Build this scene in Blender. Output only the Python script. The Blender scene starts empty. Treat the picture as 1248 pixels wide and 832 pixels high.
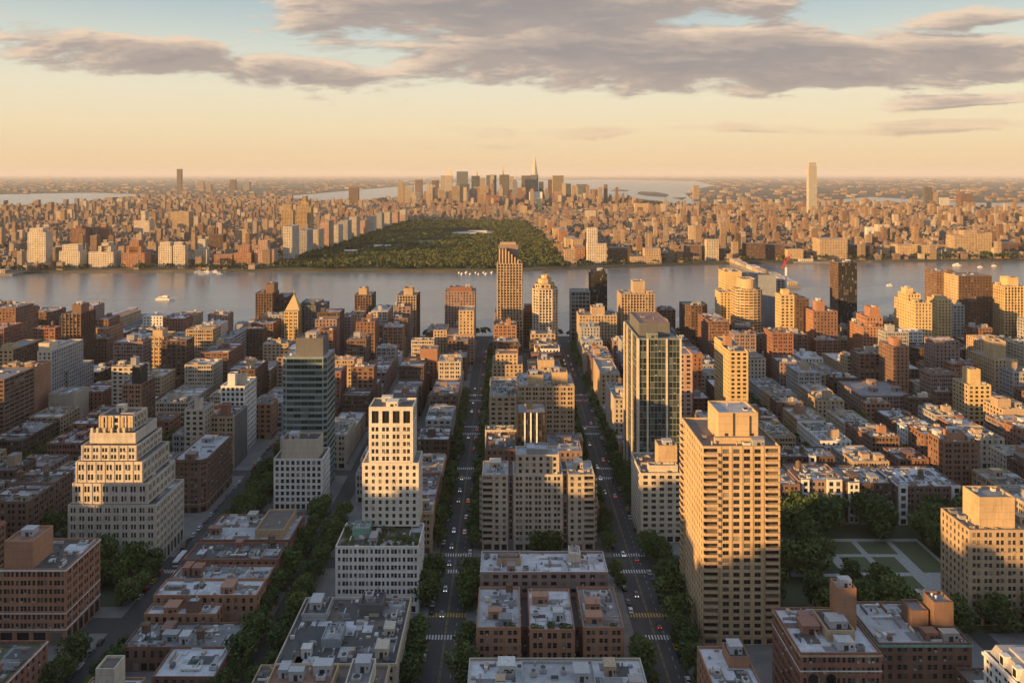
import bpy, math, random
from mathutils import Vector
R = math.radians
sc = bpy.context.scene
COL = sc.collection

# ------------------------------------------------------------------ camera, sky, sun, exposure
# photo measures: 1248 px wide, focal length in those pixels, eye height, vanishing point
F, H, CX, HY = 1000.0, 190.0, 618.0, 213.0
cd = bpy.data.cameras.new("camera")
cam = bpy.data.objects.new("camera", cd); COL.objects.link(cam)
cam.location = (0, 0, H); cam.rotation_euler = (R(90), 0, 0)
cd.sensor_width = 36; cd.lens = 36 * F / 1248
cd.shift_x = (624 - CX) / 1248; cd.shift_y = -(416 - HY) / 1248
cd.clip_start = 1; cd.clip_end = 600000
sc.camera = cam

SUN_EL, SUN_AZ = 8.5, 237.0          # azimuth clockwise from +Y: low behind the camera, to its left
sun_dir = Vector((math.sin(R(SUN_AZ)) * math.cos(R(SUN_EL)), math.cos(R(SUN_AZ)) * math.cos(R(SUN_EL)), math.sin(R(SUN_EL))))
sd = bpy.data.lights.new("sun", "SUN"); sd.energy = 5.0; sd.angle = R(0.5); sd.color = (1.0, 0.57, 0.20)
sun = bpy.data.objects.new("sun", sd); COL.objects.link(sun)
sun.rotation_euler = sun_dir.to_track_quat('Z', 'Y').to_euler(); sun.location = (0, -50, 400)

sc.view_settings.view_transform = 'Standard'; sc.view_settings.look = 'None'
sc.view_settings.gamma = 1; sc.view_settings.use_curve_mapping = False
sc.view_settings.exposure = 0.95
SKY_STRENGTH = 0.08
SKY_K = 0.535 / SKY_STRENGTH          # the dusk gradient, in units of the background strength

class NT:
    """small helper that wires nodes"""
    def __init__(s, nt): s.nt = nt
    def n(s, typ, **kw):
        nd = s.nt.nodes.new(typ)
        for k, v in kw.items(): setattr(nd, k, v)
        return nd
    def put(s, sock, v):
        if isinstance(v, bpy.types.NodeSocket): s.nt.links.new(v, sock)
        else: sock.default_value = v
    def m(s, op, a, b=0.0, c=0.0, clamp=False):
        nd = s.n('ShaderNodeMath', operation=op); nd.use_clamp = clamp
        for i, v in enumerate((a, b, c)): s.put(nd.inputs[i], v)
        return nd.outputs[0]
    def mix(s, f, a, b, blend='MIX'):
        nd = s.n('ShaderNodeMix', data_type='RGBA', blend_type=blend)
        s.put(nd.inputs[0], f); s.put(nd.inputs[6], a); s.put(nd.inputs[7], b)
        return nd.outputs[2]
    def ramp(s, f, stops):
        nd = s.n('ShaderNodeValToRGB'); s.put(nd.inputs[0], f)
        el = nd.color_ramp.elements
        while len(el) < len(stops): el.new(0.5)
        for e, (p, c) in zip(el, stops):
            e.position = p; e.color = (*c, 1) if len(c) == 3 else c
        return nd.outputs[0]
    def smooth(s, v, lo, hi):
        nd = s.n('ShaderNodeMapRange', interpolation_type='SMOOTHSTEP')
        s.put(nd.inputs[0], v); nd.inputs[1].default_value = lo; nd.inputs[2].default_value = hi
        return nd.outputs[0]
    def noise(s, vec, scale, detail=4, rough=0.55, lac=2.0):
        nd = s.n('ShaderNodeTexNoise'); s.put(nd.inputs['Vector'], vec)
        nd.inputs['Scale'].default_value = scale; nd.inputs['Detail'].default_value = detail
        nd.inputs['Roughness'].default_value = rough; nd.inputs['Lacunarity'].default_value = lac
        return nd
    def xyz(s, x, y, z):
        nd = s.n('ShaderNodeCombineXYZ')
        for i, v in enumerate((x, y, z)): s.put(nd.inputs[i], v)
        return nd.outputs[0]
    def sep(s, v):
        nd = s.n('ShaderNodeSeparateXYZ'); s.put(nd.inputs[0], v); return nd.outputs

def build_world():
    w = bpy.data.worlds.new("World"); sc.world = w; w.use_nodes = True
    nt = w.node_tree; nt.nodes.clear(); T = NT(nt)
    out = T.n('ShaderNodeOutputWorld'); bg = T.n('ShaderNodeBackground')
    bg.inputs[1].default_value = SKY_STRENGTH
    nt.links.new(bg.outputs[0], out.inputs[0])
    sky = T.n('ShaderNodeTexSky', sky_type='NISHITA'); sky.sun_disc = False
    sky.sun_elevation = R(SUN_EL); sky.sun_rotation = R(SUN_AZ); sky.altitude = 100
    sky.air_density = 1.3; sky.dust_density = 2.0; sky.ozone_density = 1.0
    tc = T.n('ShaderNodeTexCoord').outputs['Generated']
    x, y, z = T.sep(tc)
    hyp = T.m('SQRT', T.m('ADD', T.m('MULTIPLY', x, x), T.m('MULTIPLY', y, y)))
    V = T.m('DIVIDE', z, T.m('MAXIMUM', hyp, 0.02))                 # tangent of the elevation
    grad = T.ramp(T.m('MULTIPLY', V, 2.0), [
        (0.0, (0.89, 0.61, 0.33)), (0.04, (0.91, 0.67, 0.39)), (0.11, (0.91, 0.75, 0.49)), (0.20, (0.87, 0.79, 0.60)),
        (0.30, (0.68, 0.72, 0.64)), (0.42, (0.42, 0.54, 0.60)), (0.70, (0.37, 0.48, 0.64)), (1.0, (0.38, 0.49, 0.68))])
    k = T.n('ShaderNodeVectorMath', operation='SCALE'); T.put(k.inputs[0], grad); k.inputs['Scale'].default_value = SKY_K
    base = T.mix(0.88, sky.outputs[0], k.outputs[0])
    # clouds: long low banks opposite the sun
    ya = T.m('MAXIMUM', T.m('ABSOLUTE', y), 0.05)
    U = T.m('DIVIDE', x, ya); E = T.m('DIVIDE', z, ya)
    wv = T.xyz(T.m('MULTIPLY', U, 2.6), T.m('MULTIPLY', E, 14.0), T.m('MULTIPLY', y, 0.6))
    warp = T.noise(wv, 1.3, 3)
    wsep = T.sep(warp.outputs['Color'])
    def field(du, dv):
        uu = T.m('ADD', T.m('ADD', U, du), T.m('MULTIPLY', T.m('SUBTRACT', wsep[0], 0.5), 0.10))
        vv = T.m('ADD', T.m('ADD', E, dv), T.m('MULTIPLY', T.m('SUBTRACT', wsep[1], 0.5), 0.03))
        mask = None
        for (px, py, rx, ry, tilt, wgt) in [
            (210, 70, 300, 30, .10, .80), (400, 88, 160, 20, .06, .75), (120, 44, 180, 14, .0, .35),
            (860, 66, 450, 46, .02, 1.06), (640, 10, 340, 44, .0, 1.04), (1090, 70, 330, 34, -.03, .85), (1180, 22, 130, 18, -.12, .7), (980, 100, 330, 18, .0, .5),
            (1190, 123, 150, 9, -.05, .86), (980, 158, 330, 9, -.01, .66), (1150, 150, 200, 6, 0, .55), (500, 177, 150, 6, .0, .46), (1210, 78, 160, 26, 0, .85), (1130, 206, 120, 6, 0, .2)]:
            cu, cv = (px - CX) / F, (HY - py) / F
            a = T.m('SUBTRACT', uu, cu)
            b = T.m('ADD', T.m('SUBTRACT', vv, cv), T.m('MULTIPLY', a, tilt))
            q = T.m('ADD', T.m('POWER', T.m('ABSOLUTE', T.m('DIVIDE', a, rx / F)), 2.0), T.m('POWER', T.m('ABSOLUTE', T.m('DIVIDE', b, ry / F)), 2.0))
            g = T.m('MULTIPLY', T.m('EXPONENT', T.m('MULTIPLY', q, -1.0)), wgt)
            mask = g if mask is None else T.m('MAXIMUM', mask, g)
        f1 = T.noise(T.xyz(T.m('MULTIPLY', uu, 3.2), T.m('MULTIPLY', vv, 13.0), 0.37), 2.3, 9, 0.62).outputs[0]
        f2 = T.noise(T.xyz(T.m('MULTIPLY', uu, 9.0), T.m('MULTIPLY', vv, 46.0), 1.7), 2.6, 6, 0.6).outputs[0]
        f1 = T.m('ADD', T.m('MULTIPLY', f1, 0.84), T.m('MULTIPLY', f2, 0.16))
        return T.m('ADD', mask, T.m('MULTIPLY', T.m('SUBTRACT', f1, 0.5), 1.95))
    d0 = field(0, 0); d1 = field(-0.016, 0.009)
    alpha = T.m('MULTIPLY', T.smooth(d0, 0.32, 0.57), 0.95)
    thick = T.smooth(d0, 0.45, 1.05)
    litm = T.smooth(T.m('SUBTRACT', d0, d1), -0.10, 0.30)
    lowc = T.smooth(E, 0.03, 0.10)
    dark = T.mix(lowc, (0.58, 0.45, 0.32, 1), (0.275, 0.255, 0.262, 1))
    lite = T.mix(lowc, (0.80, 0.60, 0.38, 1), (0.82, 0.63, 0.47, 1))
    ccol = T.mix(T.m('MULTIPLY', T.m('SUBTRACT', 1.0, T.m('MULTIPLY', thick, 0.75)), T.m('ADD', 0.25, T.m('MULTIPLY', litm, 0.9)), clamp=True), dark, lite)
    k2 = T.n('ShaderNodeVectorMath', operation='SCALE'); T.put(k2.inputs[0], ccol); k2.inputs['Scale'].default_value = SKY_K
    above = T.smooth(z, 0.0, 0.02)
    fin = T.mix(T.m('MULTIPLY', alpha, above), base, k2.outputs[0])
    nt.links.new(fin, bg.inputs[0])
build_world()

# ------------------------------------------------------------------ materials
MATS = {}
def mat(name, fn):
    m = bpy.data.materials.new(name); m.use_nodes = True
    nt = m.node_tree; b = nt.nodes['Principled BSDF']; fn(NT(nt), b); MATS[name] = m
    return m
def bump(T, b, h, s, dist=0.1):
    bp = T.n('ShaderNodeBump'); T.put(bp.inputs['Height'], h); bp.inputs['Strength'].default_value = s; bp.inputs['Distance'].default_value = dist
    T.nt.links.new(bp.outputs[0], b.inputs['Normal'])
def wpos(T): return T.n('ShaderNodeNewGeometry').outputs['Position']
def attr(T): return T.n('ShaderNodeAttribute', attribute_name='Col').outputs['Color']
def shade(T, col, f): return T.mix(1.0, col, T.ramp(f, [(0.25, (.72, .72, .72)), (0.75, (1.22, 1.2, 1.18))]), 'MULTIPLY')
def m_wall(T, b):
    p = wpos(T); x, y, z = T.sep(p)
    big = T.noise(p, 0.09, 3).outputs[0]
    streak = T.noise(T.xyz(T.m('MULTIPLY', x, 1.3), T.m('MULTIPLY', y, 1.3), T.m('MULTIPLY', z, 0.12)), 1.0, 4, .6).outputs[0]
    fine = T.noise(p, 2.2, 3, .7).outputs[0]
    f = T.m('ADD', T.m('MULTIPLY', big, .34), T.m('ADD', T.m('MULTIPLY', streak, .36), T.m('MULTIPLY', fine, .30)))
    c = T.mix(1.0, attr(T), T.ramp(f, [(.30, (.42, .40, .38)), (.45, (.88, .87, .86)), (.56, (1.06, 1.05, 1.03)), (.70, (1.34, 1.32, 1.28))]), 'MULTIPLY')
    course = T.m('LESS_THAN', T.m('FRACT', T.m('MULTIPLY', z, .3226)), .07)          # slab edges show as thin courses
    c = T.mix(T.m('MULTIPLY', course, .28), c, (.10, .09, .08, 1))
    T.put(b.inputs['Base Color'], c); b.inputs['Roughness'].default_value = .88
    b.inputs['Specular IOR Level'].default_value = .25
    bump(T, b, fine, .35, .06)
mat('wall', m_wall)
def m_glass(T, b):
    g = T.n('ShaderNodeNewGeometry'); o = T.n('ShaderNodeObjectInfo')
    r = T.m('FRACT', T.m('ADD', g.outputs['Random Per Island'], o.outputs['Random']))
    c = T.ramp(r, [(0, (.012, .013, .015)), (.45, (.025, .025, .027)), (.70, (.035, .034, .032)), (.72, (.07, .062, .05)), (.84, (.13, .115, .09)), (.94, (.30, .26, .20)), (.95, (.03, .03, .03)), (1, (.02, .02, .022))])
    T.put(b.inputs['Base Color'], c)
    b.inputs['Roughness'].default_value = .08; b.inputs['Specular IOR Level'].default_value = .5
mat('glass', m_glass)
def m_tint(T, b):
    g = T.n('ShaderNodeNewGeometry'); o = T.n('ShaderNodeObjectInfo')
    r = T.m('FRACT', T.m('ADD', g.outputs['Random Per Island'], o.outputs['Random']))
    c = T.ramp(r, [(0, (.008, .016, .018)), (.5, (.018, .034, .036)), (.72, (.04, .062, .060)), (.88, (.11, .135, .125)), (.93, (.02, .03, .032)), (1, (.05, .075, .075))])
    T.put(b.inputs['Base Color'], c); b.inputs['Roughness'].default_value = .10; b.inputs['Specular IOR Level'].default_value = .35
mat('green_glass', m_tint)
def m_roof(T, b):
    p = wpos(T); x, y, z = T.sep(p)
    n1 = T.noise(p, 0.22, 5, .65).outputs[0]; n2 = T.noise(p, 1.7, 4, .7).outputs[0]
    seam = T.m('GREATER_THAN', T.m('FRACT', T.m('MULTIPLY', y, 0.31)), 0.94)
    f = T.m('ADD', T.m('MULTIPLY', n1, .62), T.m('MULTIPLY', n2, .38))
    c = T.mix(1.0, attr(T), T.ramp(f, [(.28, (.38, .38, .38)), (.45, (.85, .84, .82)), (.62, (1.12, 1.12, 1.12)), (.75, (.75, .73, .70))]), 'MULTIPLY')
    c = T.mix(T.m('MULTIPLY', seam, .3), c, (.1, .1, .1, 1))
    T.put(b.inputs['Base Color'], c); b.inputs['Roughness'].default_value = .75
    bump(T, b, n2, .3, .05)
mat('roof', m_roof)
def m_paint(T, b):
    o = T.n('ShaderNodeObjectInfo')
    p = wpos(T); n1 = T.noise(p, 1.2, 4, .65).outputs[0]
    T.put(b.inputs['Base Color'], shade(T, o.outputs['Color'], n1)); b.inputs['Roughness'].default_value = .65
mat('paint', m_paint)
def m_car(T, b):
    o = T.n('ShaderNodeObjectInfo'); T.put(b.inputs['Base Color'], o.outputs['Color'])
    b.inputs['Roughness'].default_value = .3; b.inputs['Coat Weight'].default_value = .6
mat('car_paint', m_car)
def plain(name, col, rough=.8, metal=0., em=None):
    def fn(T, b):
        p = wpos(T); n1 = T.noise(p, .9, 3).outputs[0]
        T.put(b.inputs['Base Color'], shade(T, (*col, 1), n1)); b.inputs['Roughness'].default_value = rough; b.inputs['Metallic'].default_value = metal
        if em: b.inputs['Emission Color'].default_value = (*em[0], 1); b.inputs['Emission Strength'].default_value = em[1]
    return mat(name, fn)
plain('rubber', (.02, .02, .02), .9); plain('dark_metal', (.05, .05, .052), .5, .3); plain('wood', (.16, .10, .06), .9)
plain('trunk', (.07, .05, .035), .95); plain('marking', (.58, .57, .54), .7); plain('yellow_marking', (.50, .33, .06), .7)
plain('white_paint', (.72, .71, .68), .5); plain('red_paint', (.45, .05, .04), .5); plain('tail_lamp', (.4, .02, .01), .4, 0, ((1, .05, .02), 1.6)); plain('head_lamp', (.8, .8, .75), .3, 0, ((1, .93, .8), 1.5))
plain('meadow', (.16, .17, .06), .95); plain('lawn', (.085, .098, .042), .95); plain('path', (.33, .315, .285), .9); plain('hill', (.045, .055, .025), .95)
def leaf(name, c0, c1, c2):
    def fn(T, b):
        g = T.n('ShaderNodeNewGeometry'); o = T.n('ShaderNodeObjectInfo')
        big = T.noise(g.outputs['Position'], .014 if name == 'leaf_far' else .05, 3, .6).outputs[0]
        r = T.m('ADD', T.m('MULTIPLY', g.outputs['Random Per Island'], .38), T.m('ADD', T.m('MULTIPLY', o.outputs['Random'], .32), T.m('MULTIPLY', big, .42)))
        T.put(b.inputs['Base Color'], T.ramp(r, [(.1, c0), (.5, c1), (.95, c2)])); b.inputs['Roughness'].default_value = .7
        b.inputs['Specular IOR Level'].default_value = .2
    mat(name, fn)
leaf('leaf', (.024, .042, .013), (.055, .088, .024), (.135, .170, .046))
leaf('leaf_far', (.024, .037, .012), (.048, .068, .020), (.115, .122, .034))
def m_asphalt(T, b):
    p = wpos(T); n1 = T.noise(p, .06, 5, .65).outputs[0]; n2 = T.noise(p, 1.4, 4, .7).outputs[0]
    f = T.m('ADD', T.m('MULTIPLY', n1, .6), T.m('MULTIPLY', n2, .4))
    T.put(b.inputs['Base Color'], T.ramp(f, [(.3, (.035, .034, .033)), (.5, (.055, .053, .051)), (.7, (.085, .082, .078))])); b.inputs['Roughness'].default_value = .85
mat('asphalt', m_asphalt)
def m_pave(T, b):
    p = wpos(T); n1 = T.noise(p, .12, 5, .65).outputs[0]; n2 = T.noise(p, 1.9, 4, .7).outputs[0]
    f = T.m('ADD', T.m('MULTIPLY', n1, .6), T.m('MULTIPLY', n2, .4))
    T.put(b.inputs['Base Color'], T.ramp(f, [(.3, (.10, .096, .09)), (.5, (.17, .163, .15)), (.7, (.23, .22, .20))])); b.inputs['Roughness'].default_value = .9
mat('pavement', m_pave)
def m_land(T, b):
    p = wpos(T); n1 = T.noise(p, .0022, 6, .62).outputs[0]; n2 = T.noise(p, .013, 5, .7).outputs[0]
    f = T.m('ADD', T.m('MULTIPLY', n1, .55), T.m('MULTIPLY', n2, .45))
    T.put(b.inputs['Base Color'], T.ramp(f, [(.38, (.028, .036, .018)), (.50, (.05, .05, .03)), (.58, (.10, .08, .05)), (.70, (.22, .18, .12))])); b.inputs['Roughness'].default_value = .95
mat('land', m_land)
def m_water(T, b):
    p = wpos(T); x, y, z = T.sep(p)
    n1 = T.noise(T.xyz(T.m('MULTIPLY', x, .05), T.m('MULTIPLY', y, .16), 0), 1.0, 5, .62).outputs[0]
    n2 = T.noise(T.xyz(T.m('MULTIPLY', x, .0016), T.m('MULTIPLY', y, .008), 0), 1.0, 4, .55).outputs[0]
    b.inputs['Base Color'].default_value = (.165, .172, .175, 1)
    T.put(b.inputs['Roughness'], T.m('ADD', .10, T.m('MULTIPLY', n2, .22)))
    b.inputs['IOR'].default_value = 1.33; b.inputs['Specular IOR Level'].default_value = .6
    bump(T, b, n1, .42, .55)
mat('water', m_water)
def m_mass(T, b):
    """walls of the countless far blocks: their own colours, small dark windows, pale or dark roofs"""
    g = T.n('ShaderNodeNewGeometry'); x, y, z = T.sep(g.outputs['Position'])
    nx, ny, nz = T.sep(g.outputs['Normal'])
    r = g.outputs['Random Per Island']
    walls = T.ramp(r, [(0, (.17, .11, .075)), (.14, (.26, .175, .115)), (.28, (.36, .28, .19)), (.4, (.18, .12, .085)), (.52, (.44, .37, .27)), (.64, (.24, .18, .13)), (.76, (.31, .21, .13)), (.86, (.54, .48, .38)), (.94, (.20, .18, .165)), (1, (.36, .27, .18))])
    roofs = T.ramp(T.m('FRACT', T.m('MULTIPLY', r, 7.13)), [(0, (.10, .095, .09)), (.35, (.16, .15, .14)), (.6, (.28, .27, .26)), (.85, (.48, .47, .45)), (1, (.16, .11, .08))])
    wz = T.m('FRACT', T.m('DIVIDE', z, 3.3)); wx = T.m('FRACT', T.m('DIVIDE', T.m('ADD', x, y), 3.1))
    win = T.m('MULTIPLY', T.m('MULTIPLY', T.m('GREATER_THAN', wz, .36), T.m('LESS_THAN', wz, .84)), T.m('MULTIPLY', T.m('GREATER_THAN', wx, .28), T.m('LESS_THAN', wx, .72)))
    up = T.m('GREATER_THAN', nz, .5)
    c = T.mix(T.m('MULTIPLY', win, .82), walls, (.03, .03, .03, 1))
    c = T.mix(up, c, roofs)
    f = T.noise(g.outputs['Position'], .16, 4, .7).outputs[0]
    T.put(b.inputs['Base Color'], T.mix(1.0, shade(T, c, f), (.92, .84, .78, 1), 'MULTIPLY')); b.inputs['Roughness'].default_value = .85
mat('mass', m_mass)

# ------------------------------------------------------------------ mesh helpers
class MB:
    """collects faces; build() links them as ONE mesh object"""
    def __init__(s): s.v = []; s.f = []; s.mi = []; s.c = []; s.mats = []
    def mid(s, m):
        if m not in s.mats: s.mats.append(m)
        return s.mats.index(m)
    def face(s, pts, m, col=(1, 1, 1)):
        i = len(s.v); s.v += pts; s.f.append(tuple(range(i, i + len(pts)))); s.mi.append(s.mid(m)); s.c.append(col)
    def prism(s, poly, z0, z1, m, col=(1, 1, 1), top=True, bottom=False, poly2=None, mtop=None, ctop=None):
        n = len(poly); i = len(s.v); p2 = poly2 or poly
        s.v += [(x, y, z0) for x, y in poly] + [(x, y, z1) for x, y in p2]
        k = s.mid(m)
        for a in range(n):
            b = (a + 1) % n; s.f.append((i + a, i + b, i + n + b, i + n + a)); s.mi.append(k); s.c.append(col)
        if top: s.f.append(tuple(i + n + a for a in range(n))); s.mi.append(s.mid(mtop) if mtop else k); s.c.append(ctop or col)
        if bottom: s.f.append(tuple(i + a for a in reversed(range(n)))); s.mi.append(k); s.c.append(col)
    def box(s, x0, x1, y0, y1, z0, z1, m, col=(1, 1, 1), **kw):
        s.prism([(x0, y0), (x1, y0), (x1, y1), (x0, y1)], z0, z1, m, col, **kw)
    def cyl(s, x, y, r, z0, z1, m, col=(1, 1, 1), n=12, r2=None, **kw):
        ring = lambda q: [(x + q * math.cos(2 * math.pi * a / n), y + q * math.sin(2 * math.pi * a / n)) for a in range(n)]
        s.prism(ring(r), z0, z1, m, col, poly2=ring(r if r2 is None else max(r2, .001)), **kw)
    def bar(s, p, q, w, m, col=(1, 1, 1)):
        p, q = Vector(p), Vector(q); d = (q - p).normalized()
        a = d.cross(Vector((0, 0, 1)) if abs(d.z) < .9 else Vector((1, 0, 0))).normalized() * w; b = d.cross(a).normalized() * w
        A = [p + a + b, p - a + b, p - a - b, p + a - b]; B = [v + q - p for v in A]
        i = len(s.v); s.v += [tuple(v) for v in A + B]; k = s.mid(m)
        for f in ((0, 1, 2, 3), (7, 6, 5, 4), (0, 4, 5, 1), (1, 5, 6, 2), (2, 6, 7, 3), (3, 7, 4, 0)):
            s.f.append(tuple(i + j for j in f)); s.mi.append(k); s.c.append(col)
    def mesh(s, name, off=(0, 0, 0)):
        me = bpy.data.meshes.new(name)
        ox, oy, oz = off
        me.from_pydata([(x - ox, y - oy, z - oz) for x, y, z in s.v], [], s.f)
        for m in s.mats: me.materials.append(MATS[m])
        if len(s.mats) > 1: me.polygons.foreach_set('material_index', s.mi)
        at = me.attributes.new('Col', 'FLOAT_COLOR', 'FACE')
        flat = []
        for c in s.c: flat += (c[0], c[1], c[2], 1.0)
        at.data.foreach_set('color', flat)
        me.update()
        return me
    def build(s, name, parent=None, off=(0, 0, 0)):
        o = bpy.data.objects.new(name, s.mesh(name, off)); COL.objects.link(o)
        if parent: o.parent = parent
        return o
def tag(o, label=None, cat=None, group=None, kind=None):
    if label: o['label'] = label
    if cat: o['category'] = cat
    if group: o['group'] = group
    if kind: o['kind'] = kind
    return o
def empty(name, loc, rz=0):
    o = bpy.data.objects.new(name, None); o.location = loc; o.rotation_euler.z = rz; o.empty_display_size = 1; COL.objects.link(o); return o
def put(name, me, parent=None, loc=(0, 0, 0), rz=0, scale=None, color=None):
    o = bpy.data.objects.new(name, me); o.location = loc; o.rotation_euler.z = rz
    if scale: o.scale = scale
    if color: o.color = (*color, 1)
    if parent: o.parent = parent
    COL.objects.link(o); return o
_ones = "first second third fourth fifth sixth seventh eighth ninth tenth eleventh twelfth thirteenth fourteenth fifteenth sixteenth seventeenth eighteenth nineteenth".split()
_tens = "twent thirt fort fift sixt sevent eight ninet".split()
def nth(i):                       # 1 -> first
    if i < 20: return _ones[i - 1]
    t, u = divmod(i, 10)
    return _tens[t - 2] + ("ieth" if u == 0 else "y-" + _ones[u - 1])
def px(x, y, z=0.0): return CX + F * x / y, HY + F * (H - z) / y
# ------------------------------------------------------------------ building kit
CO = dict(red=(.27, .13, .088), orange=(.35, .185, .112), brown=(.19, .118, .085), rust=(.215, .118, .082), tan=(.42, .31, .20), ochre=(.50, .36, .21),
          beige=(.48, .41, .32), cream=(.58, .50, .39), white=(.68, .65, .60), grey=(.33, .32, .31), dgrey=(.13, .13, .13), black=(.035, .034, .034),
          steel=(.27, .29, .31), stone=(.52, .46, .38), pink=(.44, .29, .22), dbrown=(.12, .075, .055), mauve=(.27, .19, .165), green=(.23, .29, .27), bottle=(.20, .225, .205), gold=(.55, .40, .20), copper=(.20, .33, .28))
RC = dict(white=(.52, .53, .55), pale=(.38, .38, .39), grey=(.20, .20, .20), tar=(.075, .073, .072), brown=(.14, .11, .09), lawn=(.06, .085, .03), rust=(.28, .15, .10))
# floor height, bay width, windows of a bay (centre, width), sill, height, recess, glass, pier relief
ST = dict(
    p1=(3.1, 3.3, [(.5, .43)], .24, .58, .22, 'glass', 0), p2=(3.1, 4.9, [(.30, .28), (.68, .28)], .24, .58, .22, 'glass', 0), p3=(3.2, 7.4, [(.16, .16), (.44, .17), (.64, .17), (.88, .15)], .24, .58, .22, 'glass', 0),
    grid=(3.4, 3.1, [(.5, .62)], .18, .66, .35, 'glass', 0), deco=(3.5, 4.3, [(.33, .24), (.67, .24)], .24, .6, .25, 'glass', .22),
    band=(3.6, 4.6, [(.5, .985)], .30, .62, .12, 'green_glass', 0), curt=(3.4, 2.1, [(.5, .90)], .05, .88, .02, 'green_glass', 0), dark=(3.3, 1.9, [(.5, .80)], .12, .80, .10, 'glass', .12),
    rib=(3.0, 6.0, [(.5, .90)], .36, .46, .35, 'glass', 0), tall=(3.0, 3.2, [(.5, .60)], .18, .68, .25, 'glass', .45), balc=(2.9, 6.6, [(.5, .90)], .34, .58, 1.0, 'glass', 0), wide=(3.1, 4.0, [(.5, .56)], .26, .56, .3, 'glass', 0),
    farw=(9, 9, [(.5, .82)], .3, .5, .4, 'glass', 0), far=(3.4, 3.6, [(.5, .48)], .24, .56, .3, 'glass', 0), fart=(3.8, 4.4, [(.5, .62)], .2, .62, .3, 'glass', .35), farg=(4.2, 4.0, [(.5, .86)], .1, .8, .2, 'green_glass', 0), blank=None)
EYE = Vector((0, 0, H))
def inset(poly, d):
    n = len(poly); out = []
    for i in range(n):
        p0, p1, p2 = Vector(poly[i - 1]), Vector(poly[i]), Vector(poly[(i + 1) % n])
        e1, e2 = (p1 - p0).normalized(), (p2 - p1).normalized()
        n1, n2 = Vector((-e1.y, e1.x)), Vector((-e2.y, e2.x))
        k = 1 + n1.dot(n2); b = (n1 + n2) / max(k, .25)
        out.append(tuple(p1 + b * d))
    return out
def facade(mb, a, b, z0, z1, st, col, ground, wins):
    a, b = Vector(a), Vector(b); u = b - a; W = u.length
    if W < .01: return
    u /= W; n = Vector((u.y, -u.x))
    P = lambda s, z, o=0.0: (a.x + u.x * s + n.x * o, a.y + u.y * s + n.y * o, z)
    q = lambda s0, s1, y0, y1, m='wall', c=col: mb.face([P(s0, y0), P(s1, y0), P(s1, y1), P(s0, y1)], m, c)
    mid = (a + b) / 2
    if st is None or W < 1.6 or z1 - z0 < 2.2 or n.dot((Vector((0, 0)) - mid).normalized()) < -.12:
        q(0, W, z0, z1); return
    fh, bw, pat, sill, wh, rec, glass, pier = st
    g = ground if z0 < 1 else 0.0
    edge = .5 if W > 8 else .15
    nb = max(1, round((W - 2 * edge) / bw)); bw = (W - 2 * edge) / nb
    top = .7; nf = max(1, int((z1 - z0 - g - top) / fh + .15)); fh = (z1 - z0 - g - top) / nf
    rows = [(z0 + .4, z0 + g - .9, [(.5, .72)], 1)] if g > 2 else []
    rows += [(z0 + g + i * fh + fh * sill, z0 + g + i * fh + fh * (sill + wh), pat, 0) for i in range(nf)]
    zp = z0
    for zs, zt, pt, shop in rows:
        q(0, W, zp, zs); zp = zt; s = 0.0
        for j in range(nb):
            for cf, wf in pt:
                s0 = edge + (j + cf - wf / 2) * bw; s1 = s0 + wf * bw
                q(s, s0, zs, zt); s = s1
                mb.face([P(s0, zs), P(s1, zs), P(s1, zs, -rec), P(s0, zs, -rec)], 'wall', col)
                mb.face([P(s0, zt, -rec), P(s1, zt, -rec), P(s1, zt), P(s0, zt)], 'wall', col)
                mb.face([P(s0, zs), P(s0, zs, -rec), P(s0, zt, -rec), P(s0, zt)], 'wall', col)
                mb.face([P(s1, zs, -rec), P(s1, zs), P(s1, zt), P(s1, zt, -rec)], 'wall', col)
                if wins is not None and not shop and s1 - s0 < 2.4 and (int(s0 * 7.3) * 31 + int(zs * 3.7) * 17) % 9 == 0:      # window air conditioners
                    sm = (s0 + s1) / 2; A = [P(sm - .36, 0, -.1), P(sm - .36, 0, .38), P(sm + .36, 0, .38), P(sm + .36, 0, -.1)]
                    mb.prism([(t_[0], t_[1]) for t_ in A], zs + .08, zs + .52, 'wall', (.42, .41, .39), bottom=True)
                if wins is None or shop: mb.face([P(s0, zs, -rec), P(s1, zs, -rec), P(s1, zt, -rec), P(s0, zt, -rec)], glass, col)
                else: wins.append((P((s0 + s1) / 2, zs, -rec), math.atan2(n.y, n.x) + math.pi / 2, s1 - s0, zt - zs, glass, (Vector(P(s0, zs)) - EYE).length))
        q(s, W, zs, zt)
    q(0, W, zp, z1)
    if pier:
        for j in range(nb + 1):
            s = min(max(edge + j * bw, .4), W - .4); hw = .32
            A = [P(s - hw, 0, .005), P(s + hw, 0, .005), P(s + hw, 0, pier), P(s - hw, 0, pier)]
            mb.prism([(p[0], p[1]) for p in (A[3], A[2], A[1], A[0])], z0 + g, z1 - .05, 'wall', col)
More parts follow.
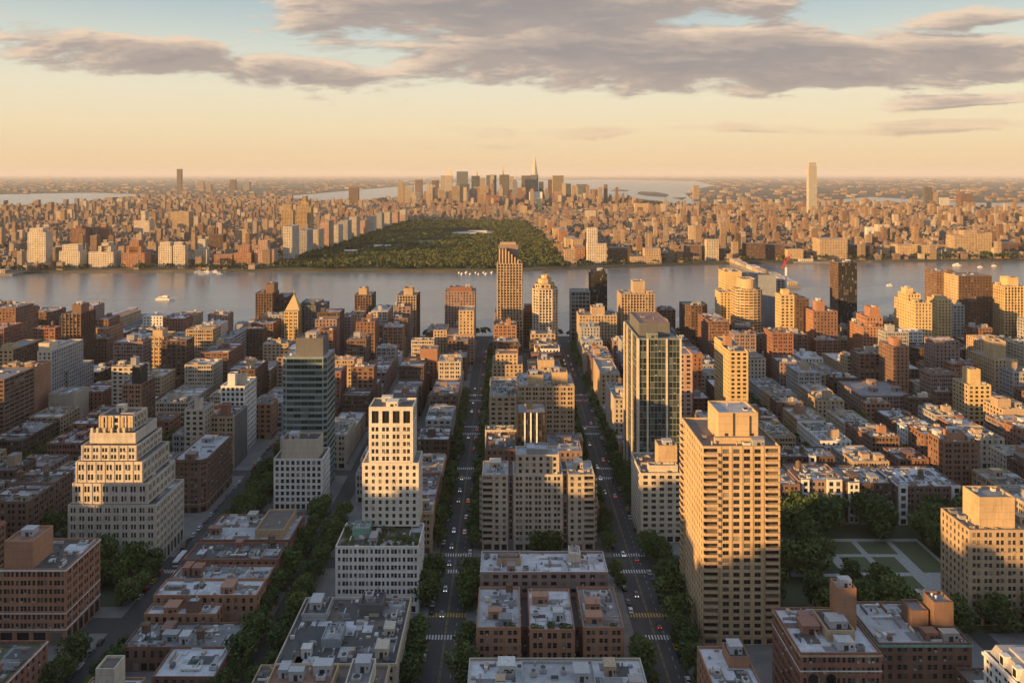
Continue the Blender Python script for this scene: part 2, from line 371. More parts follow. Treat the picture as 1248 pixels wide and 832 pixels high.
def shell(mb, rb, m, wins):
    poly, z0, z1, st, col = m['poly'], m['z0'], m['z1'], ST[m['st']], m['col']
    n = len(poly)
    if m.get('front'):
        (ax, ay), (bx_, by_) = poly[0], poly[1]
        for f0, f1, sty in m['front']: facade(mb, (ax + (bx_ - ax) * f0, ay), (ax + (bx_ - ax) * f1, ay), z0, z1, ST[sty], col, m['g'], wins)
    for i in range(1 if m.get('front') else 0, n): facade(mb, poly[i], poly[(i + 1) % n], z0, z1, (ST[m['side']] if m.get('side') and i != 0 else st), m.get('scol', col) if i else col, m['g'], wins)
    par = m['par']; w = .4 if par > .2 else .05
    inn = inset(poly, w)
    for i in range(n):
        j = (i + 1) % n
        mb.face([(*poly[i], z1), (*poly[j], z1), (*inn[j], z1), (*inn[i], z1)], 'wall', m.get('cap', tuple(c * 1.05 for c in col)))
        mb.face([(*inn[i], z1), (*inn[j], z1), (*inn[j], z1 - par), (*inn[i], z1 - par)], 'wall', col)
    rb.face([(*p, z1 - par) for p in inn], 'roof', m['roof'])
    for zb, out, hh, bc in m['belts']:
        op = inset(poly, -out); zt_ = zb + hh
        for i in range(n):
            j = (i + 1) % n
            mb.face([(*op[i], zb), (*op[j], zb), (*op[j], zt_), (*op[i], zt_)], 'wall', bc)
            mb.face([(*op[i], zt_), (*op[j], zt_), (*poly[j], zt_), (*poly[i], zt_)], 'wall', bc)
            mb.face([(*poly[i], zb), (*poly[j], zb), (*op[j], zb), (*op[i], zb)], 'wall', bc)
RECTS = []
LAND = []          # (name, short, px x, px y)
THINGS = []
def W(x0, x1, y0, y1, z0, z1, st='p1', col='tan', roof='grey', par=.9, g=4.2, ch=0, belts=(), **kw):
    if ch: poly = [(x0 + ch, y0), (x1 - ch, y0), (x1, y0 + ch), (x1, y1), (x0, y1), (x0, y0 + ch)]
    else: poly = [(x0, y0), (x1, y0), (x1, y1), (x0, y1)]
    c = CO[col] if isinstance(col, str) else col
    return dict(poly=poly, z0=z0, z1=z1, st=st, col=c, roof=RC[roof], par=par, g=g, belts=[(zb, o, hh, CO.get(bc, c) if isinstance(bc, str) else c) for zb, o, hh, bc in belts], **kw)
def M(xl, xr, yt, d, dep, st='p1', col='tan', z0=0.0, **kw):
    return W((xl - CX) * d / F, (xr - CX) * d / F, d, d + dep, z0, H - (yt - HY) * d / F, st, col, **kw)
WMESH = {}
def window_mesh(w, h, glass):
    k = (round(w, 1), round(h, 1), glass)
    if k not in WMESH:
        mb = MB(); add_window(mb, (0, 0, 0), 0, k[0] + .02, k[1] + .02, glass); WMESH[k] = mb.mesh('window')
    return WMESH[k]
def add_window(mb, p, a, w, h, glass, col=(1, 1, 1), frame='paint'):
    ca, sa = math.cos(a), math.sin(a)
    def L(x, y, z): return (p[0] + x * ca - y * sa, p[1] + x * sa + y * ca, p[2] + z)
    def bx(x0, x1, z0, z1, y0, y1):
        mb.face([L(x0, y0, z0), L(x1, y0, z0), L(x1, y0, z1), L(x0, y0, z1)], frame, col)
        mb.face([L(x0, y0, z1), L(x1, y0, z1), L(x1, y1, z1), L(x0, y1, z1)], frame, col); mb.face([L(x0, y1, z0), L(x1, y1, z0), L(x1, y0, z0), L(x0, y0, z0)], frame, col)
        mb.face([L(x0, y1, z0), L(x0, y0, z0), L(x0, y0, z1), L(x0, y1, z1)], frame, col); mb.face([L(x1, y0, z0), L(x1, y1, z0), L(x1, y1, z1), L(x1, y0, z1)], frame, col)
    t = .07; x = w / 2
    mb.face([L(-x, -.01, 0), L(x, -.01, 0), L(x, -.01, h), L(-x, -.01, h)], glass, col)
    bx(-x, x, 0, t, -.08, -.012); bx(-x, x, h - t, h, -.08, -.012); bx(-x, -x + t, t, h - t, -.08, -.012); bx(x - t, x, t, h - t, -.08, -.012)
    if w < 2.0: bx(-x + t, x - t, h * .5 - .03, h * .5 + .03, -.06, -.012)
    else: bx(-.03, .03, t, h - t, -.06, -.012)
# --- roof furniture, built once and copied
def _proto(fn): mb = MB(); fn(mb); return mb
def _ac(b):
    b.box(-.5, .5, -.5, .5, .15, 1, 'paint'); b.cyl(0, 0, .38, 1.0, 1.07, 'dark_metal', n=14)
    for s in (-.42, .42):
        for t in (-.42, .42): b.box(s - .05, s + .05, t - .05, t + .05, 0, .15, 'dark_metal')
def _vent(b): b.cyl(0, 0, .22, 0, .8, 'paint', n=10); b.cyl(0, 0, .4, .8, 1.0, 'paint', n=10, r2=.28)
def _bulk(b):
    b.box(-.5, .5, -.5, .5, 0, .94, 'paint'); b.box(-.54, .54, -.54, .54, .94, 1, 'paint', bottom=True)
    b.box(-.14, .14, -.512, -.5, .02, .62, 'dark_metal'); b.box(.28, .42, -.51, -.5, .35, .62, 'glass')
def _sky(b): b.box(-.5, .5, -.5, .5, 0, .35, 'paint'); b.prism([(-.48, -.48), (.48, -.48), (.48, .48), (-.48, .48)], .35, .8, 'glass', poly2=[(-.48, -.03), (.48, -.03), (.48, .03), (-.48, .03)])
def _duct(b): b.box(-.5, .5, -.12, .12, .3, .8, 'paint', bottom=True); b.box(.38, .5, .12, .5, .3, .8, 'paint', bottom=True); b.box(-.4, -.34, -.1, .1, 0, .3, 'dark_metal'); b.box(.2, .26, -.1, .1, 0, .3, 'dark_metal')
def _mast(b):
    b.cyl(0, 0, .06, 0, 6, 'dark_metal', n=6)
    for z in (4.2, 5, 5.6): b.bar((-.7, 0, z), (.7, 0, z), .04, 'dark_metal')
def _plant(b):
    rg = random.Random(5); b.box(-.5, .5, -.5, .5, 0, .3, 'wood')
    for k in range(70):
        c = Vector((rg.uniform(-.5, .5), rg.uniform(-.5, .5), rg.uniform(.3, 1.0))); leafq(b, c, rg.uniform(.12, .22), rg, 'leaf')
def leafq(b, c, r, rg, m):
    d = Vector((rg.gauss(0, 1), rg.gauss(0, 1), rg.gauss(0, 1) + .35)).normalized(); t = d.orthogonal().normalized(); u = d.cross(t)
    a = rg.uniform(0, 6.28); t, u = t * math.cos(a) + u * math.sin(a), u * math.cos(a) - t * math.sin(a)
    b.face([tuple(c + t * r), tuple(c + u * r * .8), tuple(c - t * r), tuple(c - u * r * .8)], m)
PROTO = {k: _proto(f).mesh(k) for k, f in dict(air_conditioner=_ac, roof_vent=_vent, bulkhead=_bulk, skylight=_sky, duct=_duct, antenna=_mast, planter=_plant).items()}
def _barrel(b): b.cyl(0, 0, 1.7, 2.6, 6.0, 'wood', n=16); [b.cyl(0, 0, 1.73, z, z + .08, 'dark_metal', n=16) for z in (3.0, 3.9, 4.8, 5.6)]
def _cap(b): b.cyl(0, 0, 1.85, 6.0, 7.3, 'wood', n=16, r2=.05)
def _stand(b):
    for s in (-1, 1):
        for t in (-1, 1): b.box(s * 1.15 - .1, s * 1.15 + .1, t * 1.15 - .1, t * 1.15 + .1, 0, 2.5, 'dark_metal')
    b.box(-1.5, 1.5, -1.5, 1.5, 2.5, 2.6, 'dark_metal', bottom=True); b.bar((-1.15, -1.15, .3), (1.15, -1.15, 2.3), .06, 'dark_metal'); b.bar((1.15, -1.15, .3), (1.15, 1.15, 2.3), .06, 'dark_metal')
TANK = {k: _proto(f).mesh(k) for k, f in dict(barrel=_barrel, cap=_cap, stand=_stand).items()}
def tank(root, x, y, z, s=1.0, rg=random):
    t = put('water_tank', TANK['barrel'], root, (x, y, z), rg.uniform(0, 3), (s,) * 3)
    put('cap', TANK['cap'], t); put('stand', TANK['stand'], t)
def clutter(root, off, poly, z, n, rg, wallcol, small=False):
    """furniture on one roof; root-local"""
    xs, ys = [p[0] for p in poly], [p[1] for p in poly]
    x0, x1, y0, y1 = min(xs) - off[0], max(xs) - off[0], min(ys) - off[1], max(ys) - off[1]
    zz = z - off[2]; done = []
    for k in range(n):
        kind = rg.choices(['air_conditioner', 'roof_vent', 'bulkhead', 'skylight', 'duct', 'tank', 'antenna'], [5, 4, 2.2 if k else 9, 1.2, 2.2, 0 if small else .7, .3])[0]
        sx, sy, sz = dict(air_conditioner=(rg.uniform(1.4, 3.2), rg.uniform(1.4, 3.2), rg.uniform(1.2, 2.2)), roof_vent=(1.3, 1.3, 1.6), bulkhead=(rg.uniform(3, 6.5), rg.uniform(3, 7), rg.uniform(2.6, 3.8)),
                          skylight=(rg.uniform(1.5, 3.5), rg.uniform(1.5, 3), 1.4), duct=(rg.uniform(3, 9), rg.uniform(2, 4), 1.2), tank=(3.6, 3.6, 1), antenna=(1, 1, 1.0))[kind]
        for tr in range(8):
            if x1 - x0 < sx + 2.4 or y1 - y0 < sy + 2.4: break
            x, y = rg.uniform(x0 + 1 + sx / 2, x1 - 1 - sx / 2), rg.uniform(y0 + 1 + sy / 2, y1 - 1 - sy / 2)
            if all(abs(x - a) > (sx + c) / 2 + .3 or abs(y - b) > (sy + d) / 2 + .3 for a, b, c, d in done):
                done.append((x, y, sx, sy))
                g = rg.choice([(.45, .45, .44), (.3, .3, .3), (.55, .54, .5), (.2, .2, .2), (.36, .33, .29)])
                if kind == 'tank': tank(root, x, y, zz, rg.uniform(.8, 1.0), rg)
                else: put(kind, PROTO[kind], root, (x, y, zz), 0, (sx, sy, sz), wallcol if kind == 'bulkhead' and rg.random() < .7 else g)
                break
def bld(name, cat, short, label, masses, pents=(), win=False, clut=0, seed=1, group=None, frame=(.13, .12, .11), tanks=(), extra=None, rect=True, blocked=()):
    rg = random.Random(seed * 7 + len(label))
    pts = [p for m in masses for p in m['poly']]
    x0, x1, y0, y1 = min(p[0] for p in pts), max(p[0] for p in pts), min(p[1] for p in pts), max(p[1] for p in pts)
    if rect: RECTS.append((x0, x1, y0, y1))
    off = ((x0 + x1) / 2, (y0 + y1) / 2, 0)
    root = empty(name, off); tag(root, label, cat, group)
    mb, rb = MB(), MB(); wins = [] if win else None
    zs_ = sorted({round(m['z1'], 1) for m in masses}); multi = len(zs_) > 1 and max(m['z0'] for m in masses) > 1
    for m in masses:
        shell(mb, rb, m, wins)
        if multi: rb.build('roof', root, off); rb = MB()
    mb.build('wall', root, off)
    if not multi: rb.build('roof', root, off)
    for pm in pents:
        pb = MB(); pr = MB(); shell(pb, pr, pm, None); o = pb.build('penthouse', root, off); pr.build('roof', o, off)
    if wins:
        wins.sort(key=lambda w: w[5])
        if len(wins) > 104:
            step = sorted(wins, key=lambda w: (-abs(math.cos(w[1])) * w[2] * w[3], w[5]))
            near, rest = step[:100], step[100:]
        else: near, rest = wins, []
        for p, a, w, h, gl, _ in near: put('window', window_mesh(w, h, gl), root, (p[0] - off[0], p[1] - off[1], p[2]), a, (w / (round(w, 1) + .02), 1, h / (round(h, 1) + .02)), frame)
        if rest:
            wb = MB()
            for p, a, w, h, gl, _ in rest: add_window(wb, p, a, w, h, gl, frame, 'wall')
            o = wb.build('window', root, off); o['kind'] = 'stuff'
    if clut:
        gb = MB(); rq = random.Random(seed)
        for m in masses:
            if m['z1'] > 48 or len(m['poly']) != 4: continue
            xs, ys = [p[0] for p in m['poly']], [p[1] for p in m['poly']]; xa, xb, ya, yb = min(xs) + .6, max(xs) - .6, min(ys) + .6, max(ys) - .6; z = m['z1'] - m['par']
            if (xb - xa) < 5 or (yb - ya) < 5 or yb > 640: continue
            for k in range(int((xb - xa) * (yb - ya) / 75) + 1):        # patches of other roofing
                w_, l_ = rq.uniform(2.5, 9), rq.uniform(2.5, 8); x_, y_ = rq.uniform(xa, max(xa + .1, xb - w_)), rq.uniform(ya, max(ya + .1, yb - l_)); zz = z + .012 + .004 * (k % 9)
                x2, y2 = min(x_ + w_, xb), min(y_ + l_, yb)
                gb.face([(x_, y_, zz), (x2, y_, zz), (x2, y2, zz), (x_, y2, zz)], 'roof', RC[rq.choice(['pale', 'grey', 'tar', 'brown', 'white', 'grey'])])
            for k in range(int((xb - xa) * (yb - ya) / 22)):            # pipes, boxes, kerbs
                w_, l_ = rq.choice([(.5, .5), (.9, .7), (1.6, .9), (.25, 3.5), (4.0, .25), (1.4, 2.2), (.35, 6)]); x_, y_ = rq.uniform(xa, max(xa + .1, xb - w_)), rq.uniform(ya, max(ya + .1, yb - l_))
                gb.box(x_, min(x_ + w_, xb), y_, min(y_ + l_, yb), z - .05, z + rq.uniform(.25, 1.5), 'wall', rq.choice([(.5, .49, .47), (.28, .28, .28), (.14, .14, .14), (.42, .34, .25), m['col'], (.6, .58, .55)]))
        if gb.f: o = gb.build('roof_gear', root, off); o['kind'] = 'stuff'
        for m in masses:
            sub = [p for p in pents if p['z0'] <= m['z1'] + 1] + [k for k in masses if k is not m and abs(k['z0'] - m['z1']) < 1.5]
            area = abs(sum(m['poly'][i - 1][0] * m['poly'][i][1] - m['poly'][i][0] * m['poly'][i - 1][1] for i in range(len(m['poly'])))) / 2
            if not sub and area > 60: clutter(root, off, m['poly'], m['z1'] - m['par'], max(2, int(clut * min(1, area / 700))), rg, m['col'])
            elif sub and area > 120:
                # strips left free round a penthouse
                xs, ys = [p[0] for p in m['poly']], [p[1] for p in m['poly']]
                px_, py_ = [p[0] for k in sub for p in k['poly']], [p[1] for k in sub for p in k['poly']]
                for a, b, c, d in ((min(xs), min(px_), min(ys), max(ys)), (max(px_), max(xs), min(ys), max(ys)), (min(px_), max(px_), min(ys), min(py_))):
                    if b - a > 4 and d - c > 4: clutter(root, off, [(a, c), (b, c), (b, d), (a, d)], m['z1'] - m['par'], max(2, clut // 2), rg, m['col'], True)
        for pm in pents: clutter(root, off, pm['poly'], pm['z1'] - pm['par'], max(2, clut // 3), rg, (.4, .4, .4), True)
    for tx, ty, tz in tanks: tank(root, tx - off[0], ty - off[1], tz, 1, rg)
    if extra: extra(root, off)
    zt = max(m['z1'] for m in masses); u, v = px(off[0], y0, zt)
    if short: LAND.append((short, u, v + 8, x0, x1, y0))
    THINGS.append((root, u, v))
    return root
def balcony_mesh(w, dep):
    b = MB(); x = w / 2
    b.box(-x, x, -dep, 0, -.18, 0, 'paint', bottom=True); b.box(-x, x, -dep, -dep + .1, 0, 1.0, 'paint')
    b.box(-x, -x + .1, -dep + .1, 0, 0, 1.0, 'paint'); b.box(x - .1, x, -dep + .1, 0, 0, 1.0, 'paint')
    return b.mesh('balcony')
def balconies(root, off, spots, w, dep, color):
    """spots: (x, y, z, angle); the first hundred as parts"""
    me = balcony_mesh(w, dep)
    for x, y, z, a in spots[:100]: put('balcony', me, root, (x - off[0], y - off[1], z), a, None, color)

# ------------------------------------------------------------------ the near side, building by building
def deco(root, off):
    b = MB()
    for k, xx in enumerate((-203.2, -200.4, -197.0, -193.6, -190.2, -187.4)):   # pinnacles on the upper terrace
        b.prism([(xx - .5, 401.2), (xx + .5, 401.2), (xx + .5, 402.2), (xx - .5, 402.2)], 63.8, 66.2, 'wall', CO['cream'])
    for xx in (-199.2, -195.6, -189.4, -185.8): b.box(xx - .7, xx + .7, 403.55, 404.0, 64, 71, 'wall', CO['gold'])
    b.build('crown_trim', root, off)
bld('apartment_tower', 'building', 'stepped cream tower', 'cream stepped setback tower with many paired windows and sunlit crown beside the wide avenue',
    [W(-211, -168.6, 394, 428, 0, 31.5, 'deco', 'stone', belts=[(7.4, .18, .4, 'cream'), (27, .12, .3, 'cream')], g=7), W(-209.5, -173, 395.2, 427.6, 31.5, 41.5, 'deco', 'stone'),
     W(-208.5, -176, 396.4, 427.2, 41.5, 51.5, 'deco', 'stone'), W(-206.6, -179.5, 398, 426.6, 51.5, 58.8, 'deco', 'stone'),
     W(-204, -181.6, 401, 425.6, 58.8, 64, 'blank', 'stone'), W(-201, -184, 404, 419, 64, 71.5, 'tall', 'cream', roof='tar')], win=True, clut=4, seed=3, extra=deco)
bld('brick_apartment_house', 'building', 'quoined brick block', 'salmon brick apartment house with white quoins, pale stone base and square roof penthouse',
    [W(-206, -178, 331, 359, 0, 31.2, 'p3', (.43, .225, .135), roof='tar', belts=[(6.4, .15, .5, 'white'), (13, .12, .35, 'white'), (30.2, .3, .5, 'white')], g=6.4, scol=(.34, .165, .105), side='p2')],
    pents=[W(-204, -192.5, 333, 348, 30.3, 41.5, 'blank', (.43, .225, .135), roof='rust')], win=True, clut=6, seed=4)
bld('brick_loft', 'building', '', 'low brick block with planted green roof in the near corner by the wide avenue',
    [W(-195, -168, 262, 300, 0, 20, 'p1', 'red', roof='lawn', belts=[(19.2, .2, .5, 'white')]), W(-215, -197.6, 270, 296, 0, 29, 'p1', 'orange', roof='tar')], win=True, clut=5, seed=5)
rows = [(274, 292, 11.5, 'orange', 'white', 'low brick building with pale roof and tall cream stair tower'), (293, 312, 11, 'rust', 'white', 'low rust brick building with bluish white roof next to the cream stair tower'),
        (333, 341.5, 12, 'orange', 'white', 'small salmon brick block with square rooftop hut, windows only on its upper floors'), (342, 356, 15, 'orange', 'white', 'long salmon brick building under two white roof halves'),
        (358, 371, 14, 'red', 'pale', 'brick row with grey roof crowded by air conditioners'), (374, 391, 15, 'red', 'tar', 'brick building with black tar roof and white hut'), (394, 424, 15, 'rust', 'pale', 'brick building with brown and grey roof at the far end of the low row')]
for i, (a, b, h, c, r, lab) in enumerate(rows):
    x1 = -104.5 if i != 2 else -118; x0 = -147.5 if i != 1 else -127
    ms = [W(x0, x1, a, b, 0, h, 'p1', c, roof=r)]
    if i == 0: ms = [W(-147.5, -128.5, a, b, 0, h, 'p1', c, roof=r)]
    pt = [W(-141, -134.5, 281, 289, h - .9, h + 9.5, 'blank', 'cream', roof='brown')] if i == 0 else [W(-131, -126, 335, 340, h - .9, h + 4, 'blank', 'brown', roof='white')] if i == 2 else [W(-122, -108, a + 3, b - 3, h - .9, h + 3.5, 'blank', 'tan', roof='brown')] if i == 6 else []
    bld('brick_row_building', 'building', dict([(0, 'cream stair tower'), (3, 'white-roofed brick row')]).get(i, ''), lab, ms, pents=pt, win=True, clut=[4, 6, 3, 9, 14, 9, 8][i], seed=20 + i)
bld('brick_row_building', 'building', '', 'low dark brick building with plants and huts on its roof behind the rust brick one', [W(-147.5, -105, 314, 331.5, 0, 9.5, 'p1', 'rust', roof='grey')], win=True, clut=12, seed=29)
# two blocks with crowded roofs between the tree street and the first avenue
bld('loft_building', 'building', 'grey block with crowded roof', 'grey stone block whose dark roof is crowded with huts, ducts and machines',
    [W(-82, -39, 289, 334.5, 0, 18, 'p2', 'beige', roof='tar', belts=[(16.6, .35, .7, 'tan')])], win=True, clut=34, seed=31,
    pents=[W(-79.5, -70, 318, 331, 17.1, 20, 'blank', 'grey', roof='tar'), W(-58, -49, 322, 332, 17.1, 21.5, 'blank', 'dgrey', roof='tar'), W(-68, -61, 300, 311, 17.1, 20.4, 'blank', 'steel', roof='pale')])
bld('loft_building', 'building', '', 'tan corner block with long brown rooftop terrace at the bottom edge', [W(-86, -41, 250, 286.5, 0, 19.2, 'p2', 'tan', roof='brown', belts=[(18, .3, .6, 'cream')])], win=True, clut=16, seed=32,
    pents=[W(-80, -58, 272, 283, 18.3, 21.4, 'blank', 'ochre', roof='rust'), W(-53, -45, 268, 282, 18.3, 24, 'blank', 'cream', roof='grey')])
def podium(root, off):
    rg = random.Random(9)
    for k in range(46):
        x, y = rg.uniform(-73, -39.5), rg.uniform(357.5, 374)
        if -69 < x < -61: continue
        put('planter', PROTO['planter'], root, (x - off[0], y - off[1], 28.1), rg.uniform(0, 3), (rg.uniform(1.6, 4), rg.uniform(1.2, 2.4), rg.uniform(1, 2.3)))
bld('apartment_tower', 'building', 'white tower on a podium', 'white stone tower with four big top windows rising from a podium with roof garden',
    [W(-74.5, -38.3, 356, 380, 0, 29, 'p3', 'white', roof='lawn', g=4), W(-66.5, -40.5, 376.2, 393, 29, 58, 'p1', (.60, .55, .47), par=.6, roof='grey'), W(-63.5, -43.2, 376.8, 392.4, 58, 75.5, 'p2', (.60, .55, .47), par=.02, roof='grey'),
     W(-63.5, -43.2, 376.8, 392.4, 75.5, 83.5, 'bigtop', (.60, .55, .47), roof='brown')] if ST.setdefault('bigtop', (7.2, 4.3, [(.5, .66)], .06, .78, .5, 'glass', 0)) else [],
    win=True, clut=8, seed=33, extra=podium, pents=[W(-69, -61.5, 366, 374, 28.1, 32.5, 'blank', 'copper', roof='pale')])
bld('office_block', 'building', 'low white grid block', 'low white office block with a regular grid of dark square windows and blank penthouse',
    [M(333.4, 393, 558.7, 466, 20, 'grid', 'white', roof='tar', g=4)], pents=[M(343, 388, 535, 468, 13, 'blank', 'beige', z0=27, roof='tar')], win=True, clut=5, seed=34)
bld('office_tower', 'building', 'green glass tower', 'dark green glass office tower with pale floor bands and grey machine penthouse',
    [W((344 - CX) * .489, (398 - CX) * .489, 489, 513, 0, 81.3, 'band', 'green', roof='pale', par=.5, ch=2)], pents=[W(-127, -110.5, 493, 508, 80.5, 92, 'blank', 'dgrey', roof='rust')], win=True, clut=4, seed=35)
bld('brick_apartment_house', 'building', 'long brown corner block', 'long dark brown brick block with pale roof and heavy cornice along the wide avenue',
    [W(-188, -169.5, 461, 506, 0, 30, 'p2', 'brown', roof='pale', ch=3, belts=[(28, .6, .8, 'dbrown'), (5, .15, .4, 'tan')])], win=True, clut=10, seed=36)
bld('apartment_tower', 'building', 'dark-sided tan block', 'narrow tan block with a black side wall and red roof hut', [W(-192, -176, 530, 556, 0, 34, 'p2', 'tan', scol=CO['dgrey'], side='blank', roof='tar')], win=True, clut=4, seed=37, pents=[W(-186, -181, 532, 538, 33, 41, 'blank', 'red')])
bld('office_block', 'building', 'white square-windowed block', 'white mid-rise with square windows down both faces and two roof stacks', [W(-195.5, -179, 560, 586, 0, 46, 'grid', 'white', roof='grey')], clut=5, seed=38, pents=[W(-191, -186, 561, 568, 45, 54, 'blank', 'white'), W(-185, -181, 566, 572, 45, 52, 'blank', 'cream')])
bld('apartment_tower', 'building', 'slim beige slab', 'slim beige apartment slab with two columns of wide windows and a white roof stack', [W(-205, -192, 521, 538, 0, 41, 'wide', 'beige', roof='grey')], clut=4, seed=39, pents=[W(-199, -195, 522, 527, 40, 47, 'blank', 'cream')])
# --- middle strip between the two avenues
bld('loft_building', 'building', '', 'broad low building with bluish white roof at the bottom edge between the avenues', [W(-13.6, 48, 256, 296, 0, 16, 'p2', 'tan', roof='white', cap=(.5, .46, .4))], win=True, clut=22, seed=41, pents=[W(5, 30, 276, 290, 15.1, 18.5, 'blank', 'grey', roof='pale')])
bld('brick_apartment_house', 'building', 'triple brick wings', 'red brick building in three wings with dark light courts and planted roof terraces',
    [W(-11.8, 5.3, 314, 345, 0, 17, 'p2', 'orange', roof='pale'), W(5.3, 8.6, 322, 345, 0, 13, 'p1', 'rust', roof='tar'), W(8.6, 26, 314, 345, 0, 16.2, 'p2', 'orange', roof='white'), W(26, 29.2, 322, 345, 0, 13, 'p1', 'rust', roof='tar'), W(29.2, 44.8, 314, 345, 0, 17, 'p2', 'orange', roof='grey')],
    win=True, clut=15, seed=42, extra=lambda r, o: [put('planter', PROTO['planter'], r, (x - o[0], 315.6 - o[1], z), 0, (2.6, 1.4, s)) for x, z, s in ((2, 16.1, 1.6), (10.5, 15.3, 2.2), (13, 15.3, 1.5), (17, 15.3, 3), (21.5, 15.3, 2.4), (24, 15.3, 2), (41, 16.1, 1.5))])
bld('loft_building', 'building', 'long white-roofed loft', 'long tan brick loft with flat white roof and rows of wide windows',
    [W(-11.5, 43.3, 351.6, 371, 0, 20, 'wide', 'mauve', roof='white', cap=(.55, .5, .45))], win=True, clut=5, seed=43, pents=[W(-4.5, 6, 359, 364, 19.1, 22.2, 'blank', 'tan', roof='brown'), W(27.5, 32.5, 362, 370, 19.1, 23, 'blank', 'cream', roof='white')])
def beige_balc(root, off):
    sp = []
    for i in range(11):
        z = 4.6 + i * 3.06
        sp += [(-9.8, 415, z, 0), (41.5, 415, z, 0), (-12.7, 418.2, z, -math.pi / 2), (44.3, 418.2, z, math.pi / 2)]
    balconies(root, off, sp, 5.2, 1.3, (.42, .36, .28))
bld('apartment_tower', 'building', 'beige slab with dark slots', 'broad beige apartment house split by two dark slots, balconies at both ends',
    [W(-12.7, .5, 415, 435, 0, 38.6, 'p1', 'beige', roof='pale', front=[(0, .42, 'balc'), (.42, 1, 'p1')]), W(.5, 3.2, 416.8, 435, 0, 38.2, 'dark', 'mauve', roof='tar'), W(3.2, 28.2, 415, 434, 0, 38.6, 'p2', 'beige', roof='pale'), W(28.2, 30.9, 416.8, 435, 0, 38.2, 'dark', 'mauve', roof='tar'), W(30.9, 44.3, 415, 435, 0, 38.6, 'p1', 'beige', roof='pale', front=[(0, .58, 'p1'), (.58, 1, 'balc')])],
    pents=[W(4.5, 26.5, 417.6, 431, 37.7, 47.7, 'p1', 'beige', roof='pale', side='blank'), W(10, 21, 419, 429, 46.8, 50, 'blank', 'steel', roof='pale')], win=True, clut=6, seed=44, extra=beige_balc)
def stripes(root, off):
    b = MB()
    for x in (10.4, 13.9, 17.4): b.box(x - .45, x + .45, 479.5, 479.98, 6, 51, 'white_paint')
    b.build('stripe', root, off)
bld('office_block', 'building', 'black slab with white stripes', 'black glass slab with three white vertical stripes', [W(5.8, 22.8, 480, 502, 0, 51, 'dark', 'black', roof='grey')], clut=5, seed=45, extra=stripes)
bld('brick_apartment_house', 'building', '', 'plain red brick block standing left against the black striped slab', [W(-12.5, 5, 470, 500, 0, 33, 'p1', 'rust', roof='tar')], clut=6, seed=46)
bld('brick_apartment_house', 'building', '', 'mauve brick block standing right against the black striped slab', [W(23.6, 43, 470, 503, 0, 32, 'p1', 'mauve', roof='grey')], clut=6, seed=47)
bld('apartment_tower', 'building', 'beige terrace-topped block', 'broad beige block behind the black slab with sunlit stepped penthouses', [W(-12, 6.5, 556, 600, 0, 40, 'wide', 'tan', roof='grey'), W(7, 46, 560, 598, 0, 46, 'p2', 'tan', roof='pale')], pents=[W(14, 25, 566, 578, 45, 52, 'blank', 'ochre', roof='rust'), W(31, 42, 570, 584, 45, 53, 'blank', 'ochre', roof='rust')], clut=12, seed=48)
bld('apartment_tower', 'building', 'tan block below the slender tower', 'tan block with lit orange penthouse below the slender slanted tower', [M(600, 637, 444, 690, 34, 'p1', 'tan', roof='brown')], pents=[M(604, 631, 431, 694, 18, 'p1', 'ochre', z0=29, roof='rust')], clut=8, seed=49)
bld('brick_apartment_house', 'building', '', 'low lit block with orange penthouse below the round-topped tower', [W(18, 46, 690, 730, 0, 26, 'p1', 'tan', roof='brown')], pents=[W(26, 40, 696, 712, 25, 33, 'blank', 'ochre')], clut=9, seed=50)
def slant(root, off):
    x0, x1, y0, y1 = -9.5, 16.2, 881, 902
    b = MB()
    A = [(x0, 95), (x1, 95), (x0 + 9, 111), (x0, 111)]
    f = [(x, y0, z) for x, z in A]; g = [(x, y1, z) for x, z in A]
    b.face(f, 'glass', CO['tan']); b.face(g[::-1], 'wall', CO['tan'])
    for i in range(4): j = (i + 1) % 4; b.face([f[i], g[i], g[j], f[j]][::-1], 'glass' if i == 1 else 'wall', CO['tan'])
    for k in range(7):
        xr = x0 + .6 + k * 3.3; b.box(xr, xr + 1.5, y0 - .3, y0 - .02, 95, min(110.6, 110.6 - (xr + 1.5 - x0 - 9) * .93), 'wall', CO['ochre'])
    b.box(x0 + .3, x0 + 21.5, 890, 901.5, 95, 114, 'wall', CO['mauve']); b.box(x0 + 2, x0 + 19, 892, 900, 114, 116.5, 'wall', CO['tan']); b.build('slanted_crown', root, off)
bld('skyscraper', 'tower', 'slender slanted tower', 'tallest slender tan tower before the river with a slanted glass crown', [W(-13, 17, 879.4, 906, 0, 34, 'tall', 'tan'), W(-10.6, 16.4, 880, 904, 34, 95, 'tall', 'tan', par=.02)], seed=51, extra=slant)
bld('skyscraper', 'tower', 'round-topped cream tower', 'cream tower with stepped round crown near the river', [W(27.5, 54, 868, 892, 0, 69, 'tall', 'cream', ch=6), W(30, 51, 871, 889, 69, 74, 'wide', 'ochre', ch=5), W(33.5, 47.5, 873, 887, 74, 79, 'blank', 'ochre', ch=4), W(37, 44.5, 876, 884, 79, 83, 'blank', 'gold', ch=2.2)], seed=52)
